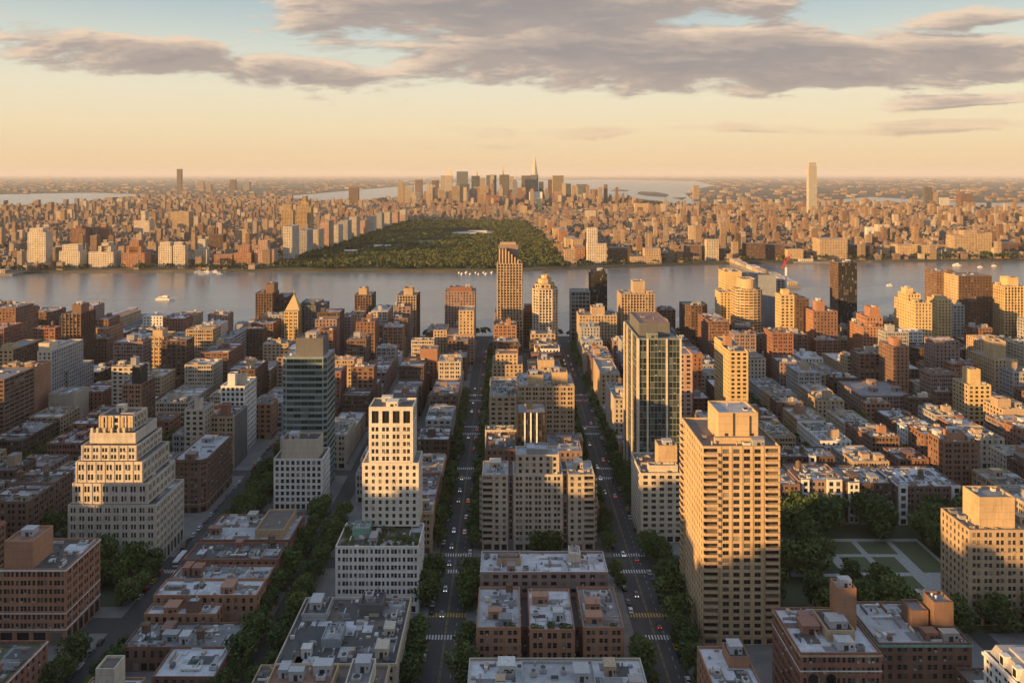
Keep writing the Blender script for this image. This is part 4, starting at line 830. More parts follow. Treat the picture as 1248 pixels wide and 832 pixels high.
sx_, sy_, sz_ = dpos(650.6, 213, 247)
dts = [
    (484.8, 492, 222, 249, 'fart', 'ochre', 'slim ochre tower', None), (492.8, 503.3, 227, 250, 'fart', 'beige', 'broad beige tower beside the slim ochre one', None), (506, 514.5, 219, 246, 'fart', 'mauve', 'mauve tower with stepped top', None),
    (520.5, 527, 228, 251, 'fart', 'cream', 'cream short tower', None), (526.5, 534.5, 220, 247, 'fart', 'brown', 'brown tower behind the cream short one', None), (534.8, 541, 232, 252, 'fart', 'tan', 'short tan block', None),
    (537, 543, 214, 244, 'fart', 'stone', 'pale tower just left of the tapered one', None), (543, 551, 214, 249, 'fart', 'cream', 'tapered pale tower', taper(543, 551, 214, 205, 249, 'cream')), (550.5, 560, 227, 252, 'fart', 'tan', 'tan mid-height block', None),
    (556.5, 570, 209, 246, 'farg', 'steel', 'wide blue glass slab', None), (560.5, 572, 224, 251, 'farg', 'dgrey', 'dark slab in front of the wide blue glass one', None), (574.5, 584.5, 214.5, 247, 'farg', 'dgrey', 'dark flat glass tower with mast', spike(*dpos(581, 214.5, 247)[:2], dpos(581, 214.5, 247)[2], dpos(581, 206.5, 247)[2], 8)),
    (584.5, 591, 217, 245, 'fart', 'beige', 'pale tower between two dark ones', None), (577, 586, 228, 252, 'fart', 'pink', 'pink block in the front rank', None), (585.5, 595, 226.5, 252.5, 'fart', 'ochre', 'ochre front-rank tower', None),
    (592.5, 605, 213.5, 246, 'farg', 'steel', 'blue-grey flat-topped slab', None), (608.6, 621, 213, 248, 'farg', 'mauve', 'broad mauve tower with antenna cap', spike(*dpos(612.5, 213, 248)[:2], dpos(612, 213, 248)[2], dpos(612, 201.5, 248)[2], 9)), (621.3, 626, 215, 245, 'fart', 'stone', 'thin pale tower', None),
    (592.5, 609, 238, 254.5, 'wide', 'red', 'red brick front-rank cube', None), (622, 639, 233, 252, 'wide', 'red', 'red brick ziggurat', [(625, 636, 229)]), (635.6, 648.5, 214, 247, 'farg', 'mauve', 'grey-brown flat tower left of the spire', None),
    (647.3, 656, 213, 247, 'farg', 'steel', 'tallest spire-topped skyscraper', spike(sx_ + 8, sy_ + 22, sz_, dpos(650, 190, 247)[2], 20)), (656.5, 662.5, 221.5, 246, 'farg', 'dgrey', 'dark tower right of the spire', None), (645, 661, 234, 253, 'blank', 'white', 'pale rounded hall', None),
    (668, 673, 219, 247, 'fart', 'brown', 'thin brown tower', None), (673.5, 687, 214, 248, 'farg', 'ochre', 'broad sunlit golden tower', None), (676, 684, 234, 253, 'fart', 'pink', 'small pink block before the golden tower', None), (687.5, 696, 224, 247, 'farg', 'dgrey', 'dark block right of the golden tower', None),
    (697, 702, 226, 249, 'fart', 'ochre', 'thin ochre sunlit slab', None), (702.5, 716, 224.5, 248, 'farg', 'steel', 'wide grey slab near the bay', None), (720, 728.5, 231, 249, 'fart', 'brown', 'last brown tower by the bay', None), (653, 660, 242, 258, 'farg', 'green', 'greenish glass block in the front rank', None), (596, 601, 231, 250, 'fart', 'tan', 'small tan block behind the red cube', None), (664, 668, 230, 250, 'fart', 'tan', 'small tan tower left of the thin brown one', None)]
for i, (xl, xr, yt, yb, st, c, lab, ex) in enumerate(dts):
    step = ex if isinstance(ex, list) else None
    far(xl, xr, yt, yb, st, c, 'skyscraper', lab + ' in the far downtown cluster', 'downtown spire' if 'spire' in lab else '', step, cat='tower', group=DT, extra=ex if callable(ex) else None)
rq = random.Random(77)
for i in range(26):                                       # slim towers between the named ones
    u = 490 + i * 9.1 + rq.uniform(-2, 2); w_ = rq.uniform(3.2, 6.2); k = math.exp(-((u - 600) / 80) ** 2)
    tall = (rq.uniform(13, 24) if rq.random() < .55 else rq.uniform(20, 34)) * (.55 + .55 * k); yb = rq.uniform(246, 254); c = rq.choice(['cream', 'stone', 'tan', 'pink', 'ochre', 'mauve', 'steel', 'beige'])
    nmz = dict(stone='pale grey', mauve='mauve', steel='bluish', ochre='ochre').get(c, c)
    far(u, u + w_, yb - tall, yb, 'fart', c, 'skyscraper', f'slim {nmz} filler tower downtown, {nth(i + 1)} of the slim ones from the left', '', [(u + w_ * .2, u + w_ * .8, yb - tall - rq.uniform(1, 4))] if i % 2 else None, cat='tower', group=DT)
for xl, xr, yt, yb, lab in [(728, 752, 240, 252, 0), (774, 790, 248, 262, 1), (472, 484, 261, 272, 2), (485, 494, 262, 273, 3), (715, 726, 257, 270, 4)]:
    far(xl, xr, yt, yb, 'far', ['tan', 'ochre', 'tan', 'pink', 'stone'][lab], 'apartment_block', ['long tan block on the wooded rise by the bay', 'square ochre block below the wooded rise', 'tan block at the head of the park, left one of a pair', 'pinkish block at the head of the park, right one of a pair', 'narrow stone block between park and bay'][lab])

# ------------------------------------------------------------------ ground, water, land
def G(x, y, z=0.0): d = (H - z) * F / (y - HY); return ((x - CX) * d / F, d)
def slab(name, poly, z0, z1, m, kind='structure'):
    b = MB(); a = sum(poly[i - 1][0] * poly[i][1] - poly[i][0] * poly[i - 1][1] for i in range(len(poly)))
    b.prism(poly if a > 0 else poly[::-1], z0, z1, m); o = b.build(name); o['kind'] = kind; return o
slab('water', [(-210000, -3000), (210000, -3000), (210000, 400000), (-210000, 400000)], -6, -3, 'water')
slab('ground', [(-2500, -1400), (2500, -1400), (2500, 968), (-2500, 968)], -5, 0, 'asphalt')
shore = [G(*p) for p in [(-900, 338), (-300, 336), (0, 333), (60, 330.5), (330, 329), (460, 330), (600, 330), (690, 326.5), (850, 321), (1000, 318.5), (1248, 316), (1700, 313), (2200, 311)]]
back = [G(*p) for p in [(2300, 258), (1700, 257), (1190, 255), (1100, 248), (1000, 247), (860, 250), (800, 253), (737, 244), (690, 236), (600, 234), (500, 237), (470, 244), (420, 246), (374, 245), (340, 240), (190, 238), (140, 242), (75, 252), (-100, 253), (-900, 256)]]
ISLE = shore + back
slab('far_shore_land', ISLE, -5, 0, 'land')
FL = [G(*p) for p in [(-900, 240), (0, 236.5), (110, 234.5), (190, 237), (340, 239), (380, 236), (437, 231), (500, 226), (560, 222), (640, 219.5), (760, 218.6), (870, 217.4), (900, 217.0), (900, 213.55), (-2000, 213.55)]]
FR = [G(*p) for p in [(835, 236), (852, 248), (1000, 244), (1060, 239.5), (1190, 246.5), (2300, 248), (4000, 213.55), (880, 213.55), (700, 215.3), (700, 217.2), (850, 221), (872, 226), (850, 230)]]
slab('mainland', FL, -5, -.4, 'land'); slab('mainland', FR, -5, -.5, 'land')
for p in ([(744, 232.3), (765, 233), (766, 231.8), (750, 230.6)], [(776, 236), (790, 238.5), (812, 240), (815, 237), (800, 234), (780, 233.5)], [(820, 241), (832, 243), (836, 240.5)]):
    slab('island', [G(*q) for q in p], -5, -.2, 'land')
PARKC = [[G(548, 289), G(600, 288), G(606, 283), G(585, 281), G(552, 283)], [G(448, 305), G(484, 304), G(480, 300), G(455, 300.5)], [G(506, 300), G(534, 298), G(530, 293), G(512, 293)], [G(602, 304), G(630, 302), G(624, 297)]]
PARKP = [G(*p) for p in [(336, 328), (460, 329), (600, 329), (688, 325), (668, 300), (655, 285), (640, 271.5), (560, 270), (478, 272.5), (440, 285), (385, 305)]]
slab('park_lawn', PARKP, -.5, .25, 'lawn')
for i, q in enumerate(PARKC): slab('park_clearing', q, 0, .5, 'path' if i == 0 else 'meadow')
b = MB()
hc = [G(690, 243), G(720, 241), G(760, 247), G(800, 252)]
rg = random.Random(3); n = 26
cx0, cy0 = G(757, 249.5)
ring = lambda r, k: (cx0 + r[0] * math.cos(6.2832 * k / n), cy0 + r[1] * math.sin(6.2832 * k / n))
for lv in range(4):
    r0, r1 = [(330, 300), (270, 240), (180, 160), (90, 70), (10, 8)][lv:lv + 2]; z0, z1 = [-.5, 5, 13, 18, 20][lv:lv + 2]
    b.prism([ring(r0, k) for k in range(n)], z0, z1, 'hill', poly2=[ring(r1, k) for k in range(n)], top=lv == 3)
o = b.build('hill'); o['kind'] = 'structure'
# pavements: raised blocks between the roads
AVL = [(-158, 11), (-232, 8), (-306, 8), (-380, 8), (-454, 8), (-528, 8), (-602, 8), (-676, 8), (-750, 8)]
AV = sorted([(-25.6, 12.0), (-96, 8.2), (61, 12)] + AVL + [(128, 7), (195, 8), (262, 8), (330, 8), (398, 8), (466, 8), (534, 8), (602, 8), (670, 8), (738, 8)])
CRO = [(100, 8), (240, 0.1), (346, 9), (402, 9), (523, 8), (611, 7), (700, 7), (790, 7), (880, 7), (950, 8)]
def inpoly(x, y, P):
    r = False; j = len(P) - 1
    for i in range(len(P)):
        if (P[i][1] > y) != (P[j][1] > y) and x < (P[j][0] - P[i][0]) * (y - P[i][1]) / (P[j][1] - P[i][1]) + P[i][0]: r = not r
        j = i
    return r
COURT = (112, 252, 340, 520)
BLK = []
pv = MB()
def sidewalk(x0, x1, y0, y1): pv.box(x0, x1, y0, y1, -.5, .13, 'pavement')
def road(xc): return 3.6 if abs(xc) > 100 and xc != -158 else 3.2
KERB = 3.6
for i in range(len(AV) - 1):
    (xa, ha), (xb, hb) = AV[i], AV[i + 1]
    ys = CRO
    for j in range(len(ys) - 1):
        (ya, va), (yb, vb) = ys[j], ys[j + 1]
        x0, x1, y0, y1 = xa + ha, xb + hb * -1, ya + va, yb - vb
        if xa == -96 and ya == 346: continue
        BLK.append((x0, x1, y0, y1))
X_MERGE = [(-88, -37.6, 355, 394), (-14, 49, 249, 394)]
for x0, x1, y0, y1 in BLK:
    if x0 >= 60 and x1 <= 254 and 330 < y0 < 510: continue
    if -20 < x0 < 0 and y1 < 400: continue
    if -150 < x0 < -140 and 200 < y0 < 515: continue
    sidewalk(x0 - KERB, x1 + KERB, y0 - 3, y1 + 3)
sidewalk(-17.6, 52.6, 248, 396); sidewalk(-150.6, -100.6, 248, 458); sidewalk(-150.6, -100.6, 462, 518); sidewalk(-91, -34, 352, 396.5)
sidewalk(69.4, 112, 341, 393); sidewalk(69.4, 252, 410, 518)
o = pv.build('pavement'); o['kind'] = 'structure'
cg = MB(); cg.box(112.5, 252, 341, 409, -.5, .12, 'hill'); cg.box(112.5, 252, 409.3, 446, .125, .15, 'hill'); cg.box(-214, -170, 361, 392, .1, .16, 'hill'); o = cg.build('garden_ground'); o['kind'] = 'structure'
# painted markings: lane lines, crosswalks
mk = MB()
def strip(x0, x1, y0, y1, m='marking', z=.006): mk.face([(x0, y0, z), (x1, y0, z), (x1, y1, z), (x0, y1, z)], m)
for xc, hw in ((-25.6, 8.4), (61, 8.4), (-158, 7.4)):
    for y in range(262, 900, 6):
        for s in (-.30, .24): strip(xc + s, xc + s + .10, y, y + 5.2, 'yellow_marking') if xc != -158 and y % 18 else None
        if y % 12: strip(xc + 4.05, xc + 4.17, y, y + 2.2)
    for yc in (346, 402, 523, 611, 700):
        for s in (-1, 1):
            y0 = yc + s * 8.5
            m = 'yellow_marking' if yc == 346 and s == 1 else 'marking'
            if xc == -158 and yc in (346, 523): continue
            k = -hw + .6
            while k < hw - .6: strip(xc + k, xc + k + .62, y0 - 1.7, y0 + 1.7, m); k += 1.25
o = mk.build('road_marking'); o['kind'] = 'structure'
# the court: lawn plots and paths
lw = MB()
for x0, x1, y0, y1 in [(165, 178, 374, 389), (181.6, 192, 374, 388.6), (165, 178, 392, 408), (181, 192.5, 392, 408), (164, 178, 411, 425), (181, 196, 411, 425), (199, 212, 392, 425), (120, 142, 392, 424)]: lw.face([(x0, y0, .19), (x1, y0, .19), (x1, y1, .19), (x0, y1, .19)], 'lawn')
o = lw.build('lawn'); o['kind'] = 'structure'
pt = MB()
for x0, x1, y0, y1, z in [(178.4, 180.6, 372, 428, .17), (148, 163, 388, 391, .166), (148, 163, 408, 411, .166), (192.6, 194.4, 372, 428, .168), (118, 144, 424.4, 427, .168), (196.4, 198.6, 390, 428, .17), (163, 213, 389.3, 391.7, .165), (163, 213, 408.3, 410.7, .165), (114, 117.5, 372, 428, .17), (144, 147, 372, 428, .17)]: pt.face([(x0, y0, z), (x1, y0, z), (x1, y1, z), (x0, y1, z)], 'path')
pt.face([(160, 370, .158), (214, 370, .158), (214, 428.5, .158), (160, 428.5, .158)], 'path'); pt.face([(117, 388, .158), (146, 388, .158), (146, 428, .158), (117, 428, .158)], 'pavement')
o = pt.build('path'); o['kind'] = 'structure'
bld('pavilion', 'building', '', 'low white-roofed pavilion beside the lawn plots', [W(172, 192, 352, 368, .13, 4.5, 'wide', 'beige', roof='white', par=.4)], clut=3, seed=130)

# ------------------------------------------------------------------ ordinary houses that fill the blocks
def clash(x0, x1, y0, y1, mrg=1.2): return any(x0 < b + mrg and x1 > a - mrg and y0 < d + mrg and y1 > c - mrg for a, b, c, d in RECTS)
rg = random.Random(11)
cand = []
for x0, x1, y0, y1 in BLK:
    if y0 < 255: y0 = 255
    if y1 - y0 < 12: continue
    ww = x1 - x0
    if ww < 20: continue
    half = ww / 2 if ww < 44 else ww / 2 - 3.5
    for side in (0, 1):
        y = y0
        while y < y1 - 9:
            ln = rg.choice([15, 18, 22, 26, 34, 42]) * rg.uniform(.9, 1.1)
            if y + ln > y1 - 10: ln = y1 - y
            a = x0 if side == 0 else x1 - half * rg.uniform(.82, 1)
            bx = x0 + half * rg.uniform(.82, 1) if side == 0 else x1
            cand.append([a, bx, y, min(y + ln - .25, y1)]); y += ln
houses = []
COURTR = [(112, 250, 340, 447), (-15, 51, 200, 414), (-151, -100, 200, 468), (-91, -36, 200, 400), (-216, -166, 200, 460), (62, 116, 200, 464), (95, 260, 200, 346)]
for a, bx, y0, y1 in cand:
    for (p, q, r, s) in COURTR:
        if a < q and bx > p and y0 < s and y1 > r: break
    else:
        if y1 > 945: continue
        if clash(a, bx, y0, y1):
            # try the pieces left beside the named houses
            ok = False
            for f0, f1 in ((0, .55), (.45, 1), (0, .35), (.65, 1)):
                na, nb = y0 + (y1 - y0) * f0, y0 + (y1 - y0) * f1
                if nb - na > 8 and not clash(a, bx, na, nb): y0, y1 = na, nb; ok = True; break
            if not ok: continue
        if bx - a < 8: continue
        far_ = (y0 - 300) / 600
        hgt = rg.choice([14, 16, 17, 19, 20, 22, 24]) if rg.random() < .72 else rg.uniform(26, 40)
        if a > 100: hgt = rg.uniform(17, 23) if rg.random() < .85 else rg.uniform(26, 36)
        if a < -160 and y0 < 600: hgt = rg.uniform(14, 27)
        if -40 < a < 75 and hgt > 34: hgt = rg.uniform(20, 32)
        if y0 > 560 and (abs(a) < 330 or y0 > 700) and rg.random() < .26: hgt = rg.uniform(28, 52)
        if -92 < a < -30 and y0 < 520:
            if a < -66 and y0 < 470: continue
            hgt = min(hgt, 19 + rg.random() * 3)
        if -100 < a < -30 and 500 < y0 < 650: hgt = min(hgt, 24)
        if a > 100 and y0 < 655: hgt = min(hgt, 19 + rg.random() * 4)
        u0, v0 = px(a if a > 0 else bx, y0, hgt)
        ua, va = px(a, y0, hgt); ub, vb = px(bx, y1, hgt)
        if max(ua, ub) < -25 or min(ua, ub) > 1275 or vb > 850: continue
        size = (bx - a) * ((y1 - y0) * .35 + hgt) / y0 ** 2
        houses.append((size, a, bx, y0, y1, hgt))
houses.sort(key=lambda t: -t[0])
NH = 165
cols = [('red', 'red brick'), ('rust', 'rust brick'), ('brown', 'brown brick'), ('mauve', 'mauve brick'), ('tan', 'tan'), ('beige', 'beige'), ('grey', 'grey'), ('dbrown', 'dark brown'), ('orange', 'orange brick'), ('white', 'white')]
rfs = [('white', 'white'), ('pale', 'pale grey'), ('grey', 'grey'), ('tar', 'black'), ('brown', 'brown')]
labels = {}
def near_land(u, v, x, y):
    best = min(LAND, key=lambda l: (l[1] - u) ** 2 + ((l[2] - v) * 1.3) ** 2)
    dx, dy = u - best[1], v - best[2]
    if abs(dx) > abs(dy): w = 'left of' if dx < 0 else 'right of'
    else: w = 'behind' if dy < 0 else 'in front of'
    return best[0], w, math.hypot(dx, dy)
tmp = []
for k, (size, a, bx, y0, y1, hgt) in enumerate(houses[:NH]):
    ci = rg.choices(range(10), [7, 9, 13, 9, 12, 9, 7, 9, 3, 3] if a < -30 or a > 60 else [4, 6, 7, 7, 14, 12, 4, 4, 3, 2])[0]
    ri = rg.choices(range(5), [5, 6, 4, 3, 2])[0]
    u, v = px((a + bx) / 2, y0, hgt); s, w, dist = near_land(u, v, a, y0)
    tmp.append((s, w, dist, k, a, bx, y0, y1, hgt, ci, ri))
tmp.sort(key=lambda t: t[:3]); cnt = {}
sets = 0
for s, w, dist, k, a, bx, y0, y1, hgt, ci, ri in tmp:
    i = cnt[(s, w)] = cnt.get((s, w), 0) + 1
    st = rg.choice(['p1', 'p2', 'p2', 'p3', 'p1', 'wide'])
    storeys = 'low' if hgt < 18 else 'mid-height' if hgt < 25 else 'taller'
    lab = f"{cols[ci][1]} house, {rfs[ri][1].replace(' ', '-')}-roofed, {nth(i)} {w} the {s}"
    ms = [W(a, bx, y0, y1, 0, hgt, st, cols[ci][0], roof=rfs[ri][0], belts=[(hgt - 1.5, .35, .6, cols[ci][0])] if k % 3 == 0 else ())]
    pents = []
    if rg.random() < .4 and bx - a > 14 and y1 - y0 > 14:
        q, r = rg.uniform(a + 2, bx - 9), rg.uniform(y0 + 3, y1 - 9)
        pents = [W(q, q + rg.uniform(4, 7), r, r + rg.uniform(4, 7), hgt - .9, hgt + rg.uniform(2.5, 6), 'blank', rg.choice([cols[ci][0], 'tan', 'orange', 'grey']), roof='grey', par=.2)]
    def patch(root, off, a=a, bx=bx, y0=y0, y1=y1, hgt=hgt, c=CO[cols[ci][0]], rr=random.Random(k + 900)):
        b = MB(); y = y0 + .5; z = hgt - .9
        while y < y1 - 5:                                  # roofs of the single lots, parted by low walls
            e = min(y + rr.uniform(5.5, 12), y1 - .5); q = RC[rr.choice(['white', 'pale', 'grey', 'tar', 'pale', 'brown'])]
            xa, xb = a + .5, bx - .5
            if rr.random() < .5: xa += (bx - a) * rr.uniform(.2, .55)
            b.box(xa, xb, y, e - .3, z - .2, z + .03 + rr.random() * .05, 'roof', q)
            if rr.random() < .7: b.box(a + .45, bx - .45, e - .28, e, z - .2, z + rr.uniform(.4, 1.1), 'wall', c)
            for n_ in range(rr.randint(1, 4)):
                w_, l_ = rr.uniform(.8, 3.2), rr.uniform(.8, 2.6); x_, y_ = rr.uniform(a + 1, bx - 1 - w_), rr.uniform(y, max(y + .1, e - l_))
                b.box(x_, x_ + w_, y_, y_ + l_, z - .1, z + rr.uniform(.5, 2.4), 'wall', rr.choice([c, (.5, .49, .47), (.3, .3, .3), (.16, .16, .16), (.45, .36, .26)]))
            y = e
        o = b.build('lot_roof', root, off); o['kind'] = 'stuff'
    bld('house', 'building', '', lab, ms, extra=patch, pents=pents, clut=rg.randint(6, 10) if y0 < 560 else 2, seed=200 + k, group='ordinary houses filling the blocks', rect=False)
mb = MB()
for size, a, bx, y0, y1, hgt in houses[NH:]:
    c = CO[cols[rg.choices(range(10), [7, 9, 13, 9, 12, 9, 7, 9, 3, 3])[0]][0]]; r = RC[rfs[rg.choices(range(5), [5, 6, 4, 3, 2])[0]][0]]
    m = W(a, bx, y0, y1, 0, hgt, rg.choice(['p1', 'p2', 'wide']), 'tan'); m['col'] = c; m['roof'] = r
    shell(mb, mb, m, None)
    for k in range(rg.randint(4, 11)):
        q, r_ = rg.uniform(a + 1, bx - 5), rg.uniform(y0 + 1, y1 - 5); e = rg.uniform(1.5, 4.5)
        mb.box(q, q + e, r_, r_ + e * rg.uniform(.6, 1.2), hgt - .9, hgt + rg.uniform(.6, 3.5), 'wall', rg.choice([c, (.4, .4, .4), (.5, .45, .38), (.25, .25, .25)]))
o = mb.build('city_blocks'); o['kind'] = 'stuff'
# city outside the frame, behind the camera and beyond its left edge: the low sun comes over it
rg = random.Random(21); mb = MB()
for ix in range(-26, 14):
    for iy in range(-14, 16):
        x, y = ix * 44 + rg.uniform(-4, 4), iy * 46 + rg.uniform(-4, 4)
        w, l = rg.uniform(12, 18), rg.uniform(12, 19)
        hgt = rg.uniform(24, 46) if rg.random() < .8 else rg.uniform(55, 85)
        if y > 40:
            u = CX + F * (x + w) / max(y - l, 5)
            if u > -60 and x < 60 and px(x, y + l, hgt)[1] < 900: continue
            if x >= -30 and (y > 0): continue
        if abs(x) < 60 and abs(y) < 90: continue
        if -560 < x < -120 and -150 < y < 230: hgt *= 1.12
        mb.box(x - w, x + w, y - l, y + l, 0, hgt, 'mass'); mb.box(x - 3, x + 4, y - 4, y + 3, hgt, hgt + 5, 'mass')
C0 = (-330, 190)                                       # unseen ridge of tall boxes, added to keep the near streets in shade
for k in range(64):
    s_ = -420 + k * 14.5 + rg.uniform(-4, 4); tt = rg.choice([0, 34, 68])
    x, y = C0[0] + .545 * s_ - .839 * tt, C0[1] - .839 * s_ - .545 * tt
    hgt = (rg.uniform(42, 61) if s_ < -60 else rg.uniform(76, 99) + (9 if s_ > 130 else 0)) + tt * .15
    w = rg.uniform(9, 15)
    if x / max(y, 1) > -.72 and y > 0: continue
    mb.box(x - w, x + w, y - w, y + w, 0, hgt, 'mass'); mb.box(x - 4, x + 3, y - 4, y + 4, hgt, hgt + 6, 'mass')
for x, y, w, hgt in ((-374, 326, 19, 118), (-402, 330, 15, 112)): mb.box(x - w, x + w, y - w, y + w, 0, hgt, 'mass'); mb.box(x - 5, x + 5, y - 5, y + 5, hgt, hgt + 5, 'mass')  # two unseen tower boxes added to shade the green glass tower
o = mb.build('neighbour_and_shade_blocks'); o['kind'] = 'stuff'

# ------------------------------------------------------------------ the countless houses beyond the river
rg = random.Random(31); mb = MB(); n = 0
PBIG = PARKP
cx_, cy_ = sum(p[0] for p in PARKP) / len(PARKP), sum(p[1] for p in PARKP) / len(PARKP)
PBIG = [(cx_ + (x - cx_) * 1.03, cy_ + (y - cy_) * 1.02) for x, y in PARKP]
y = 1640.0
while y < 9500:
    stp = 20 if y < 2400 else 23 if y < 3600 else 30 if y < 5200 else 55
    x = -.70 * y - 60
    while x < .70 * y + 60:
        x += stp * rg.uniform(.75, 1.25)
        yy = y + rg.uniform(-.35, .35) * stp
        if not inpoly(x, yy - 24, ISLE) or inpoly(x, yy, PBIG) or clash(x - 12, x + 12, yy - 12, yy + 12, 3): continue
        if math.hypot((x - cx0) / 470, (yy - cy0) / 330) < 1: continue
        w, l = rg.uniform(.20, .38) * stp, rg.uniform(.22, .44) * stp
        q = rg.random(); hgt = rg.uniform(6, 14) if q < .82 else rg.uniform(14, 28) if q < .965 else rg.uniform(28, 56)
        if abs(x - 90) < 640 and 4500 < yy < 5600: hgt *= rg.uniform(1.2, 3.2)
        if yy > 4800: hgt *= .8
        mb.box(x - w, x + w, yy - l, yy + l, -.5, hgt, 'mass')
        if yy < 4200 and rg.random() < .7: a = rg.uniform(-.5, .5) * w; mb.box(x + a - w * .25, x + a + w * .25, yy - l * .3, yy + l * .3, hgt, hgt + rg.uniform(2, 6), 'mass')
        n += 1
    y += stp * 1.02
for P, num, y0, y1 in ((FL, 1800, 214.8, 236), (FR, 1900, 214.8, 246)):
    for k in range(num):
        v = y0 + (y1 - y0) * rg.random() ** 1.5; u = rg.uniform(-60, 1310); x, yy = G(u, v)
        if not inpoly(x, yy, P): continue
        s = yy / 13000
        mb.box(x - rg.uniform(14, 45) * s, x + rg.uniform(14, 45) * s, yy - 30 * s, yy + 30 * s, -1, rg.uniform(8, 22) * max(1, s * .7), 'mass')
o = mb.build('far_city'); o['kind'] = 'stuff'
print('far boxes', n)
# ------------------------------------------------------------------ trees
def crown_mesh(seed, rad, hgt, leaves, size):
    rg = random.Random(seed); b = MB(); lobes = []
    for k in range(15):
        a, q = rg.uniform(0, 6.28), rg.uniform(0, rad * .62)
        lobes.append((q * math.cos(a), q * math.sin(a), hgt * rg.uniform(.36, .86), rad * rg.uniform(.34, .56)))
    for k in range(leaves):
        x, y, z, r = rg.choice(lobes); d = Vector((rg.gauss(0, 1), rg.gauss(0, 1), rg.gauss(0, 1))).normalized()
        c = Vector((x, y, z)) + d * r * rg.uniform(.72, 1.06) * Vector((1, 1, .8)).length / 1.6
        leafq(b, c, size * rg.uniform(.6, 1.25), rg, 'leaf')
    return b.mesh('crown')
def trunk_mesh(seed, hgt, rad):
    rg = random.Random(seed); b = MB(); b.cyl(0, 0, .32, 0, hgt * .5, 'trunk', n=8, r2=.2)
    for k in range(6):
        a = k * 1.05 + rg.uniform(-.3, .3); z = hgt * rg.uniform(.32, .5)
        b.bar((0, 0, z), (rad * .6 * math.cos(a), rad * .6 * math.sin(a), hgt * rg.uniform(.58, .8)), .08, 'trunk')
    return b.mesh('trunk')
TREES = [(crown_mesh(s, r, h, n, .56), trunk_mesh(s, h, r)) for s, r, h, n in ((1, 5.0, 10.5, 1500), (2, 5.8, 12, 1800), (3, 4.4, 9.5, 1200), (4, 5.4, 13, 1700), (5, 6.4, 12.5, 2000))]
rg = random.Random(41); NT_ = 0
PLAN = []
def tree(x, y, label, group, s=1.0, z=.13):
    if clash(x - 1.2, x + 1.2, y - 1.2, y + 1.2, .3): return False
    PLAN.append((y + abs(x) * .2, x, y, label, group, s, z)); return True
def plant(x, y, label, group, s, z):
    global NT_
    c, t = TREES[rg.randrange(5)]; r = empty('tree', (x, y, z), rg.uniform(0, 6.28)); tag(r, label, 'tree', group)
    k = s * rg.uniform(.8, 1.15); put('trunk', t, r, scale=(k,) * 3); put('crown', c, r, scale=(k * rg.uniform(.9, 1.1), k, k * rg.uniform(.92, 1.1))); NT_ += 1
def row(x, ys, what, grp, s=1.0, jit=.7, drop=.0):
    i = 0
    for y in ys:
        if any(abs(y - c) < h + 2 for c, h in CRO[2:5]) and abs(x) < 70: continue
        if rg.random() < drop: continue
        if tree(x + rg.uniform(-jit, jit), y + rg.uniform(-1.5, 1.5), f'{what}, {nth(i + 1)} from near end', grp, s): i += 1
fr = lambda a, b, s: [a + k * s for k in range(int((b - a) / s))]
row(-102.2, fr(288, 470, 8.6), "leafy tree in the left row of the tree-lined street", 'trees of the tree-lined street', 1.0)
row(-89.8, fr(286, 470, 8.8), "leafy tree in the right row of the tree-lined street", 'trees of the tree-lined street', .95)
row(-35.4, fr(290, 700, 8), "street tree on the first avenue's left pavement", 'trees along the first avenue', 1.05, drop=.15)
row(-16.2, fr(290, 880, 8.5), "street tree on the first avenue's right pavement", 'trees along the first avenue', 1.05, drop=.15)
row(51.2, fr(300, 880, 9.5), "street tree on the second avenue's left pavement", 'trees along the second avenue', .9, drop=.2)
row(71.2, fr(300, 900, 9), "street tree on the second avenue's right pavement", 'trees along the second avenue', 1.08, drop=.12)
row(76.0, fr(374, 424, 8), "tree in the small grove between balcony tower and cream block", 'trees beside the cream block', .9)
row(-149.8, fr(286, 330, 7), "big dark tree beside the low rows on the wide avenue", 'trees of the wide avenue', .9)
row(-166.6, fr(300, 332, 7), "dark tree on the wide avenue pavement by the quoined brick block", 'trees of the wide avenue', .9)
row(-149.5, fr(430, 640, 10), "tree further up the wide avenue", 'trees of the wide avenue', .85, drop=.2)
for i, (x, y, s) in enumerate([(-199, 383, 1.2), (-191, 386, 1.3), (-183, 385, 1.25), (-176, 384, 1.2), (-187, 378, 1.2), (-196, 377, 1.1), (-178, 377, 1.1)]): tree(x, y, f'dark tree in the grove before the stepped cream tower, {nth(i + 1)} counted from its left back', 'grove before the cream tower', s)
tree(15.5, 407, 'single round tree in front of the beige slab with dark slots', 'single trees', 1.25); tree(22, 407.5, 'smaller tree right beside the round one before the beige slab', 'single trees', 1.0)
for i in range(26):
    tree(rg.uniform(-151, -135), rg.uniform(438, 540), f'tree in the grove left of the low white grid block, {nth(i + 1)} of many', 'grove by the white grid block', .95)
for i in range(9): tree(-167.5 + rg.uniform(-1, 1), 362 + i * 3.6, f'street tree at the mouth of the side street by the quoined brick block, {nth(i + 1)} up', 'grove before the cream tower', .8)
for i in range(10): tree(-148.6 + rg.uniform(-.5, .5), 336 + i * 9.5, f'kerbside tree in front of the low brick row on the wide avenue, {nth(i + 1)} up', 'trees of the wide avenue', .7)
i = 0
for k in range(112):                                       # trees round the lawn
    x, y = rg.uniform(118, 250), rg.uniform(338, 446)
    if 150 < x < 214 and 370 < y < 428: continue
    if y > 428 and rg.random() < .2: continue
    if 118 < x < 146 and 391 < y < 425 and rg.random() < .7: continue
    if 168 < x < 195 and 349 < y < 372: continue
    if tree(x, y, f'broad tree round the lawn plots, {nth(i + 1)} from the near side', 'trees round the lawn', 1.45): i += 1
